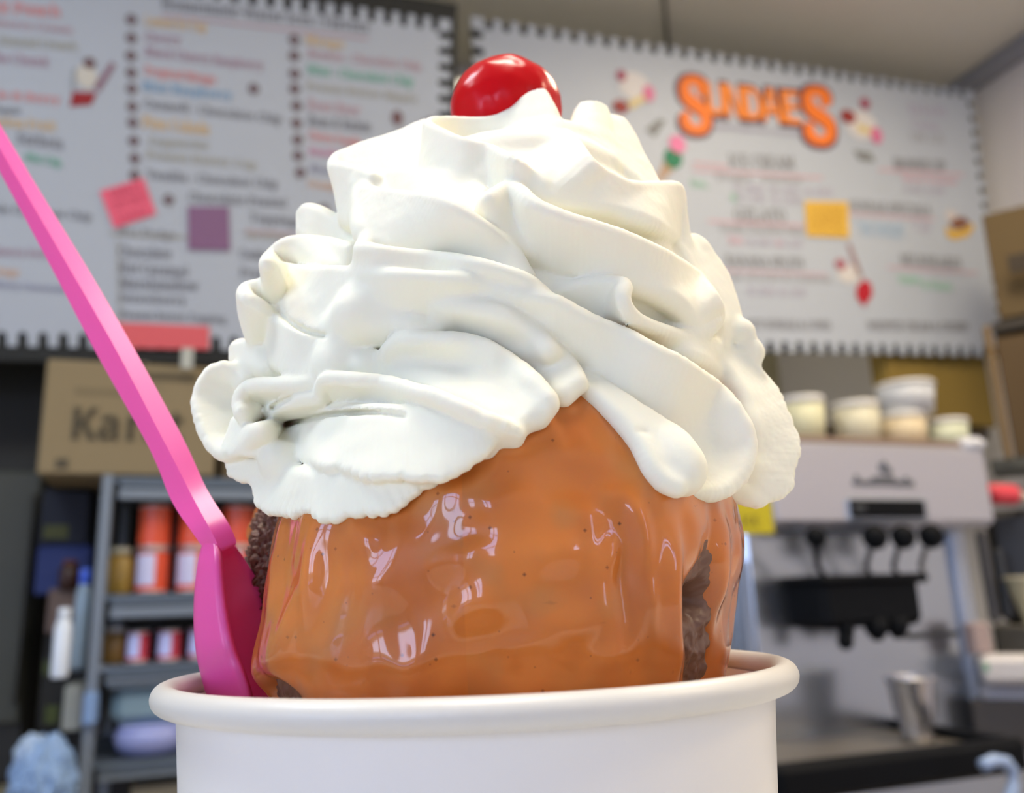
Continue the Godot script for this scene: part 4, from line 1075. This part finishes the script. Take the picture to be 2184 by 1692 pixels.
func can(label: String, x: float, rpx: float, z: float, base: float, h: float, body: Material, band: Material, group: String) -> void:
	var r: float = (on_z(x + rpx, 1200, z) - on_z(x, 1200, z)).x
	var c := on_z(x, 1200, z - r)
	var o := thing("can", label, "can", Transform3D(Basis(), Vector3(c.x, base, z - r)), group)
	part("body", lathe([Vector2(r * 0.97, h - 0.004), Vector2(r * 0.97, 0.004)], 36), body, o)
	for yy in [0.0, h - 0.006]:
		var ring := []
		for k in 9: ring.append(Vector2(r * 0.98 + cos(TAU * k / 8) * 0.003, yy + 0.003 + sin(TAU * k / 8) * 0.003))
		part("rim", lathe(ring, 36), mat(lin(0.6, 0.58, 0.58), 0.3, 0.8), o)
	part("lid", lathe([Vector2(0.001, h - 0.004), Vector2(r * 0.97, h - 0.004)], 36), mat(lin(0.5, 0.5, 0.5), 0.35, 0.8), o)
	if band:
		var rows := []
		for k in 9:
			var a := deg_to_rad(50 + 80.0 * k / 8) + 0.5
			rows.append([Vector3(cos(a) * r * 0.985, h * 0.88, sin(a) * r * 0.985), Vector3(cos(a) * r * 0.985, h * 0.18, sin(a) * r * 0.985)])
		rows.reverse()
		part("label_and_glint", grid_mesh(rows), band, o)

func left_shelves(black: Material) -> void:
	var z := -1.95
	var steel := mat(lin(0.10, 0.13, 0.17), 0.45, 0.3); var pale := mat(lin(0.20, 0.24, 0.29), 0.45, 0.3)
	var cool := thing("upright_cooler", "dark olive upright cooler at the edge of the frame, below the flavour board", "cooler")
	px_box("body", -420, 748, 84, 1692, -2.35, 0.6, mat(lin(0.010, 0.011, 0.010), 0.6), cool, 0.01)
	px_box("door", -420, 1000, 66, 1560, -2.335, 0.02, mat(lin(0.045, 0.048, 0.036), 0.5), cool, 0.006)
	px_box("handle", 44, 1050, 58, 1500, -2.31, 0.02, mat(lin(0.035, 0.036, 0.03), 0.4), cool, 0.006)
	var dark := thing("shade_panel", "black panel added behind the shelf rack for the dark shaded void", "panel")
	px_box("board", 60, 745, 760, 1900, -2.55, 0.03, black, dark)  # added black sheet, stands for the shaded void behind the rack
	# rack
	var o := thing("shelf_rack", "grey steel shelf rack holding orange cans and a cardboard box", "shelf rack")
	var ys := []
	for s in [[1036, 0], [1284, 1], [1434, 2], [1636, 3]]: ys.append(on_z(330, s[0] - 18, z).y)
	var xl: float = on_z(196, 1300, z).x; var xr: float = on_z(720, 1300, z).x
	for p in [[xl, z], [xr, z], [xl, z - 0.42], [xr, z - 0.42]]: slab("post", Vector3(p[0], 0, p[1] - 0.03), Vector3(p[0] + 0.022, ys[0] + 0.004, p[1]), pale, o, 0.003)
	for k in 4:
		var sh := slab("shelf", Vector3(xl, ys[k] - 0.012, z - 0.45), Vector3(xr + 0.03, ys[k], z - 0.002), pale if k == 2 else steel, o)
		slab("shelf_edge", Vector3(xl + 0.034, ys[k] - 0.024, z - 0.01), Vector3(xr, ys[k], z + 0.004), steel, o)
		slab("shelf_edge", Vector3(xl + 0.034, ys[k] - (0.048 if k < 2 else 0.034), z - 0.006), Vector3(xr, ys[k] - 0.026, z + 0.006), pale, o)
	# boxes on top
	var kraft := lin(0.235, 0.185, 0.105)
	var b := thing("carton", "brown cardboard box with printed lettering on top of the shelf rack", "box")
	var q := px_rect(88, 778, 462, 1018, z - 0.01)
	part("body", box_mesh(Vector3(q[1].x, q[1].y, 0.36), 0.004), mat(kraft, 0.85), b, Transform3D(Basis(), Vector3(q[0].x, ys[0] + q[1].y * 0.5 + 0.0045, z - 0.19)))
	part("tape", box_mesh(Vector3(0.05, 0.002, 0.37), 0.0005), mat(lin(0.3, 0.26, 0.18), 0.3), b, Transform3D(Basis(), Vector3(q[0].x, ys[0] + q[1].y + 0.005, z - 0.19)))
	var lt := letters("Karat", "Droid Sans", 700, 0.01)
	var lb := on_z(272, 908, z - 0.008)
	part("lettering", lt, mat(lin(0.06, 0.05, 0.03), 0.8), b, Transform3D(Basis.from_scale(Vector3(0.27, 0.30, 0.3)), lb))
	px_box("print", 118, 978, 146, 1000, z - 0.008, 0.003, mat(lin(0.07, 0.06, 0.04), 0.8), b)
	px_box("print", 160, 828, 300, 842, z - 0.008, 0.003, mat(lin(0.19, 0.15, 0.085), 0.8), b)
	var b2 := carton("darker brown cardboard box behind the whipped cream, on the shelf rack", 476, 770, 640, 1018, z - 0.05, 0.3, lin(0.13, 0.095, 0.05))
	b2.position.y = ys[0] + 0.0045 - (px_rect(476, 770, 640, 1018, z - 0.05)[0].y - px_rect(476, 770, 640, 1018, z - 0.05)[1].y * 0.5)
	px_box("print", 300, 796, 420, 812, z - 0.008, 0.003, mat(lin(0.10, 0.08, 0.045), 0.8), b)
	tag(px_box("paper_tag", 386, 742, 412, 786, -1.92, 0.003, mat(lin(0.42, 0.44, 0.40), 0.7), self), "small pale tag hanging under the coral red paper strip", "tag")
	# cans
	var orange := mat(lin(0.72, 0.085, 0.03), 0.32); var lb1 := mat(lin(0.62, 0.62, 0.85), 0.5); var redm := mat(lin(0.55, 0.04, 0.07), 0.3); var lb2 := mat(lin(0.55, 0.60, 0.95), 0.5)
	var hc: float = (on_z(330, 1165, z - 0.1).y - on_z(330, 1258, z - 0.1).y) * 1.0
	var who := [[326, 36, "first column from the rack post"], [412, 36, "second column, behind the spoon"], [506, 36, "third column, beside the caramel scoop"], [598, 36, "fourth column, hidden by the caramel scoop"]]
	for w in who.slice(0, 3):
		for k in 2:
			can("orange can in the %s, %s" % [w[2], ["lower of the pair", "stacked on another can"][k]], w[0], w[1], z - 0.04, ys[1] + 0.001 + k * (hc + 0.001), hc, orange, lb1 if k == 0 else null, "orange cans on the shelf rack")  # pale patch on the lower orange cans paints the window reflection
	var h2: float = on_z(300, 1346, z - 0.04).y - ys[2]
	for w in [[306, 24, "nearest the brown jar"], [371, 25, "middle of the three"], [434, 24, "behind the spoon"]]:
		can("small red can with a pale blue label, %s" % w[2], w[0], w[1], z - 0.03, ys[2] + 0.001, h2, redm, lb2, "red cans on the shelf rack")
	jar("yellow brown jar beside the orange cans", 254, 30, z - 0.05, ys[1], on_z(254, 1168, z - 0.05).y - ys[1], mat(lin(0.28, 0.18, 0.03), 0.3), mat(lin(0.42, 0.42, 0.34), 0.4))
	jar("brown jar with a white lid beside the small red cans", 256, 27, z - 0.05, ys[2], on_z(256, 1338, z - 0.05).y - ys[2], mat(lin(0.18, 0.10, 0.02), 0.3), mat(lin(0.5, 0.5, 0.52), 0.35))
	# lower shelves
	var bin := thing("storage_bin", "translucent blue grey plastic bin under the red cans", "bin")
	var y3: float = ys[3]
	var qb := px_rect(236, 1462, 420, 1548, z - 0.02)
	px_box("body", 236, 1462, 440, 1546, z - 0.02, 0.3, mat(lin(0.20, 0.30, 0.36), 0.35), bin, 0.02)
	px_box("lid", 230, 1450, 446, 1466, z - 0.015, 0.31, mat(lin(0.32, 0.38, 0.42), 0.4), bin, 0.006)
	var bowl := thing("plastic_bowl", "rounded lavender blue plastic bowl at the bottom of the shelf rack", "bowl")
	var qc := px_rect(232, 1552, 404, 1632, z)
	var rb: float = qc[1].x * 0.5; var hb: float = qc[1].y * 0.88
	part("body", lathe([Vector2(0.001, hb), Vector2(rb * 0.8, hb * 0.96), Vector2(rb * 0.97, hb * 0.75), Vector2(rb, hb * 0.5), Vector2(rb * 0.9, hb * 0.2), Vector2(rb * 0.7, 0.0), Vector2(0.001, 0.0)], 48), mat(lin(0.33, 0.38, 0.72), 0.25), bowl, Transform3D(Basis(), Vector3(qc[0].x, y3 + 0.001, z - rb)))
	part("rim", lathe([Vector2(rb * 0.8, hb * 0.97), Vector2(rb * 0.86, hb * 0.99), Vector2(rb * 0.92, hb * 0.9)], 48), mat(lin(0.4, 0.45, 0.8), 0.25), bowl, Transform3D(Basis(), Vector3(qc[0].x, y3 + 0.001, z - rb)))
	carton("beige packet below the lavender blue bowl", 276, 1672, 420, 1760, z - 0.02, 0.2, lin(0.22, 0.20, 0.15))
	# a narrow stack of dark goods between cooler and rack
	var n1 := carton("black and navy carton with olive labels, topmost beside the cooler", 86, 1044, 190, 1162, -2.15, 0.2, lin(0.010, 0.014, 0.028))
	var n2 := carton("deep blue carton under the black and navy carton", 76, 1164, 192, 1268, -2.15, 0.2, lin(0.014, 0.030, 0.14))
	px_box("print", 92, 1120, 146, 1150, -2.148, 0.003, mat(lin(0.06, 0.065, 0.01), 0.6), n1)
	jar("dark brown jar in front of the deep blue carton", 146, 22, -2.08, on_z(146, 1256, -2.08).y, on_z(146, 1196, -2.08).y - on_z(146, 1256, -2.08).y, mat(lin(0.03, 0.008, 0.004), 0.4), mat(lin(0.12, 0.035, 0.015), 0.4))
	carton("pinkish beige packet below the dark brown jar", 100, 1256, 162, 1352, -2.1, 0.1, lin(0.12, 0.085, 0.075))
	var bt := mat(lin(0.74, 0.83, 0.94), 0.25)  # bottle colour brightened to carry its bluish white glare
	jar("pale blue bottle with a bright blue cap beside the rack post", 180, 17, -1.99, on_z(180, 1430, -1.99).y, on_z(180, 1214, -1.99).y - on_z(180, 1430, -1.99).y, mat(lin(0.26, 0.36, 0.46), 0.3), mat(lin(0.06, 0.14, 0.72), 0.3))
	jar("bright white blue bottle in front of the dark goods", 143, 19, -1.90, on_z(143, 1448, -1.9).y, on_z(143, 1298, -1.9).y - on_z(143, 1448, -1.9).y, bt, bt)
	var n3 := carton("black carton below the white blue bottle", 86, 1352, 190, 1556, -2.15, 0.2, lin(0.008, 0.009, 0.009))
	px_box("print", 92, 1410, 122, 1440, -2.148, 0.003, mat(lin(0.05, 0.07, 0.02), 0.6), n3); px_box("print", 96, 1506, 124, 1544, -2.148, 0.003, mat(lin(0.055, 0.075, 0.012), 0.6), n3)
	carton("pale grey green packet under the rack post", 134, 1462, 176, 1560, -1.98, 0.1, lin(0.30, 0.32, 0.29))
	carton("light blue packet against the rack post", 176, 1478, 206, 1548, -1.93, 0.05, lin(0.20, 0.32, 0.55))
	var bag := thing("plastic_bag", "light blue bundled plastic bag in the bottom corner beside the rack", "bag")
	var c := on_z(92, 1676, -1.8)
	var rr: float = on_z(164, 1676, -1.8).x - c.x
	var n := FastNoiseLite.new(); n.seed = 2; n.frequency = 1.3
	var sh := func(d: Vector3) -> Vector3: return Vector3(d.x * 1.0, d.y * (1.5 if d.y > 0 else 1.0), d.z) * rr * 1000.0 * (1.0 + 0.22 * n.get_noise_3dv(d * 1.6))
	part("body", ball_mesh(40, sh), mat(lin(0.24, 0.38, 0.62), 0.3), bag, Transform3D(Basis(), c))
	var kn := func(d: Vector3) -> Vector3: return Vector3(d.x * 0.5, d.y * 0.6, d.z * 0.5) * rr * 1000.0 * (1.0 + 0.3 * n.get_noise_3dv(d * 2.2))
	part("knot", ball_mesh(24, kn), mat(lin(0.42, 0.56, 0.76), 0.3), bag, Transform3D(Basis(), on_z(68, 1610, -1.8)))

func jar(label: String, x: float, rpx: float, z: float, base: float, h: float, m: Material, cap: Material) -> void:
	var r: float = (on_z(x + rpx, 1250, z) - on_z(x, 1250, z)).x
	var c := on_z(x, 1250, z - r)
	var o := thing("bottle" if "bottle" in label else "jar", label, "bottle" if "bottle" in label else "jar", Transform3D(Basis(), Vector3(c.x, base + 0.001, z - r)))
	part("body", lathe([Vector2(0.001, h * 0.84), Vector2(r * 0.62, h * 0.84), Vector2(r * 0.8, h * 0.8), Vector2(r, h * 0.70), Vector2(r, h * 0.05), Vector2(r * 0.9, 0.0), Vector2(0.001, 0.0)], 32), m, o)
	part("cap", lathe([Vector2(0.001, h), Vector2(r * 0.68, h), Vector2(r * 0.72, h * 0.97), Vector2(r * 0.72, h * 0.85), Vector2(r * 0.6, h * 0.84)], 32), cap, o)

func right_side(black: Material) -> void:
	var kraft := lin(0.105, 0.07, 0.025)
	carton("yellow brown cardboard box behind the tubs on the soft serve machine", 1896, 740, 2112, 905, -2.0, 0.07, lin(0.235, 0.16, 0.03))
	var sh := thing("wall_shelf", "dark shelf under the yellow brown cardboard box", "shelf")
	px_box("board", 1560, 905, 2110, 925, -1.98, 0.4, mat(lin(0.03, 0.022, 0.016), 0.7), sh)
	px_box("bracket", 2070, 925, 2086, 1000, -2.0, 0.2, black, sh)
	px_box("shadow_panel", 1960, 925, 2100, 1010, -2.05, 0.03, mat(lin(0.02, 0.012, 0.009), 0.7), sh)  # added dark brown sheet, stands for the shadows under the cardboard box
	var a := thing("carton", "brown cardboard box against the wall, beside the sundae board", "box", Transform3D(), "boxes along the wall")
	face_box("body", 2112, 432, 2300, 668, -1.62, 0.12, mat(kraft, 0.75), a, 0.004)
	face_box("print", 2150, 540, 2200, 580, -1.615, 0.004, mat(lin(0.04, 0.03, 0.02), 0.8), a)
	var dk := thing("wall_rack", "dark steel rack carrying the brown boxes along the wall", "rack")
	face_box("shelf", 2116, 670, 2300, 696, -1.61, 0.14, mat(lin(0.02, 0.015, 0.01), 0.6), dk)
	face_box("shelf", 2112, 972, 2300, 1002, -1.61, 0.14, mat(lin(0.06, 0.065, 0.06), 0.6), dk)
	face_box("post", 2118, 690, 2136, 980, -1.60, 0.02, mat(lin(0.16, 0.10, 0.035), 0.6), dk)
	var a2 := thing("carton", "lower brown cardboard box on the rack, above the red capped bottle", "box", Transform3D(), "boxes along the wall")
	face_box("body", 2142, 704, 2300, 970, -1.63, 0.1, mat(lin(0.085, 0.052, 0.019), 0.75), a2, 0.004)
	# red topped bottle lying on a black machine
	var o := thing("bottle", "bottle with a pink red body and a white cap lying beside the soft serve machine", "bottle")
	var p := on_z(2112, 1054, -1.5); var q := on_z(2160, 1056, -1.5); var e := on_z(2184, 1062, -1.5)
	part("body", tube([p, p.lerp(q, 0.15), p.lerp(q, 0.85), q], 0.024, 20), mat(lin(0.75, 0.06, 0.09), 0.4), o)
	part("cap", tube([q, q.lerp(e, 0.1), q.lerp(e, 0.9), e], 0.014, 16), mat(lin(0.5, 0.48, 0.42), 0.4), o)
	var m := thing("blender", "black kitchen machine beside the soft serve machine", "kitchen machine")
	face_box("body", 2116, 1082, 2300, 1332, -1.5, 0.12, mat(lin(0.012, 0.012, 0.013), 0.4), m, 0.02)
	face_box("side_panel", 2094, 1126, 2120, 1330, -1.5, 0.05, mat(lin(0.07, 0.07, 0.075), 0.4), m, 0.01)
	face_box("front_panel", 2130, 1170, 2150, 1320, -1.495, 0.02, mat(lin(0.03, 0.032, 0.034), 0.35), m, 0.006)
	face_box("base", 2120, 1332, 2300, 1398, -1.51, 0.1, mat(lin(0.06, 0.055, 0.04), 0.5), m, 0.006)
	carton("small pinkish white box on the side counter next to the soft serve machine", 2080, 1328, 2116, 1396, -1.43, 0.03, lin(0.36, 0.28, 0.27))
	var f := thing("funnel", "beige funnel shaped holder at the edge of the frame", "funnel")
	var fc := on_z(2192, 1300, -1.45)
	part("cone", lathe([Vector2(0.036, 0.07), Vector2(0.030, 0.04), Vector2(0.010, -0.03), Vector2(0.006, -0.05)], 28), mat(lin(0.36, 0.33, 0.22), 0.5), f, Transform3D(Basis(), fc))
	part("rim", lathe([Vector2(0.036, 0.072), Vector2(0.039, 0.070), Vector2(0.039, 0.064), Vector2(0.035, 0.063)], 28), mat(lin(0.4, 0.37, 0.27), 0.5), f, Transform3D(Basis(), fc))
	var ct := thing("side_counter", "white topped side counter with a dark front, beside the soft serve machine", "counter")
	face_box("counter_top", 2092, 1464, 2400, 1500, -1.36, 0.14, mat(lin(0.42, 0.42, 0.46), 0.4), ct, 0.006)
	face_box("edge_strip", 2130, 1476, 2400, 1486, -1.355, 0.01, mat(lin(0.16, 0.05, 0.06), 0.5), ct)
	face_box("body", 2100, 1500, 2400, 1900, -1.37, 0.1, mat(lin(0.05, 0.045, 0.045), 0.6), ct)
	var t := thing("paper_stack", "white wrapped stack on the side counter with a green mark", "paper stack")
	face_box("sheets", 2090, 1400, 2300, 1462, -1.36, 0.1, mat(lin(0.62, 0.60, 0.60), 0.6), t, 0.012)
	face_box("mark", 2096, 1414, 2110, 1434, -1.353, 0.003, mat(lin(0.20, 0.36, 0.24), 0.6), t)
	var pl := thing("plastic_bag", "blue white curled plastic sheet at the bottom corner below the drip tray", "bag")
	var pts := []
	for k in [[2096, 1634], [2120, 1622], [2146, 1626], [2160, 1646], [2162, 1676], [2152, 1710], [2144, 1760]]: pts.append(on_z(k[0], k[1], -1.12))
	part("sheet", tube(pts, 0.010, 12), mat(lin(0.34, 0.46, 0.70), 0.3), pl)

func _ready() -> void:
	# camera
	set_axes(deg_to_rad(20.0), deg_to_rad(13.5), deg_to_rad(2.0))
	var cam := Camera3D.new()
	cam.name = "camera"
	cam.transform = Transform3D(Basis(cam_r, cam_u, -cam_f), EYE)
	var lens := CameraAttributesPhysical.new()
	lens.frustum_focal_length = 12.0 * F / 846.0
	lens.frustum_focus_distance = 0.148
	lens.exposure_aperture = 12.5
	lens.frustum_near = 0.02; lens.frustum_far = 60.0
	cam.attributes = lens
	add_child(cam)
	# daylight
	var env := Environment.new()
	env.background_mode = Environment.BG_SKY
	var sky := ProceduralSkyMaterial.new()
	sky.sky_top_color = Color(0.58, 0.71, 0.98); sky.sky_horizon_color = Color(0.81, 0.87, 1.0)
	sky.ground_bottom_color = Color(0.35, 0.33, 0.30); sky.ground_horizon_color = Color(0.45, 0.44, 0.42)
	env.sky = Sky.new(); env.sky.sky_material = sky
	env.background_energy_multiplier = 8.0
	env.tonemap_mode = Environment.TONE_MAPPER_LINEAR
	env.tonemap_exposure = 1.15
	env.sdfgi_enabled = true; env.ssao_enabled = true; env.ssil_enabled = true
	var we := WorldEnvironment.new()
	we.name = "environment"; we.environment = env
	add_child(we)
	# where the hero stands
	var d0 := ray(1023, 1447)
	var s := 0.174 / Vector2(d0.x, d0.z).length()
	hero = Transform3D(Basis(flat_r, Vector3.UP, -flat_f), EYE + d0 * s)
	eye_l = hero.affine_inverse() * EYE
	f_l = hero.basis.inverse() * cam_f; r_l = hero.basis.inverse() * cam_r; u_l = hero.basis.inverse() * cam_u
	lo = Vector3(-70, 12, -40)
	cream_shapes()
	var cream := mat(lin(0.95, 0.925, 0.77), 0.7)
	cream.metallic_specular = 0.35
	cream.subsurf_scatter_enabled = true; cream.subsurf_scatter_strength = 0.08
	var wc := thing("whipped_cream", "tall swirl of white whipped cream on top of the caramel scoop", "whipped cream", hero)
	build_cream(wc, cream)
	build_scoop()
	build_cherry()
	build_spoon()
	build_cup()
	room()
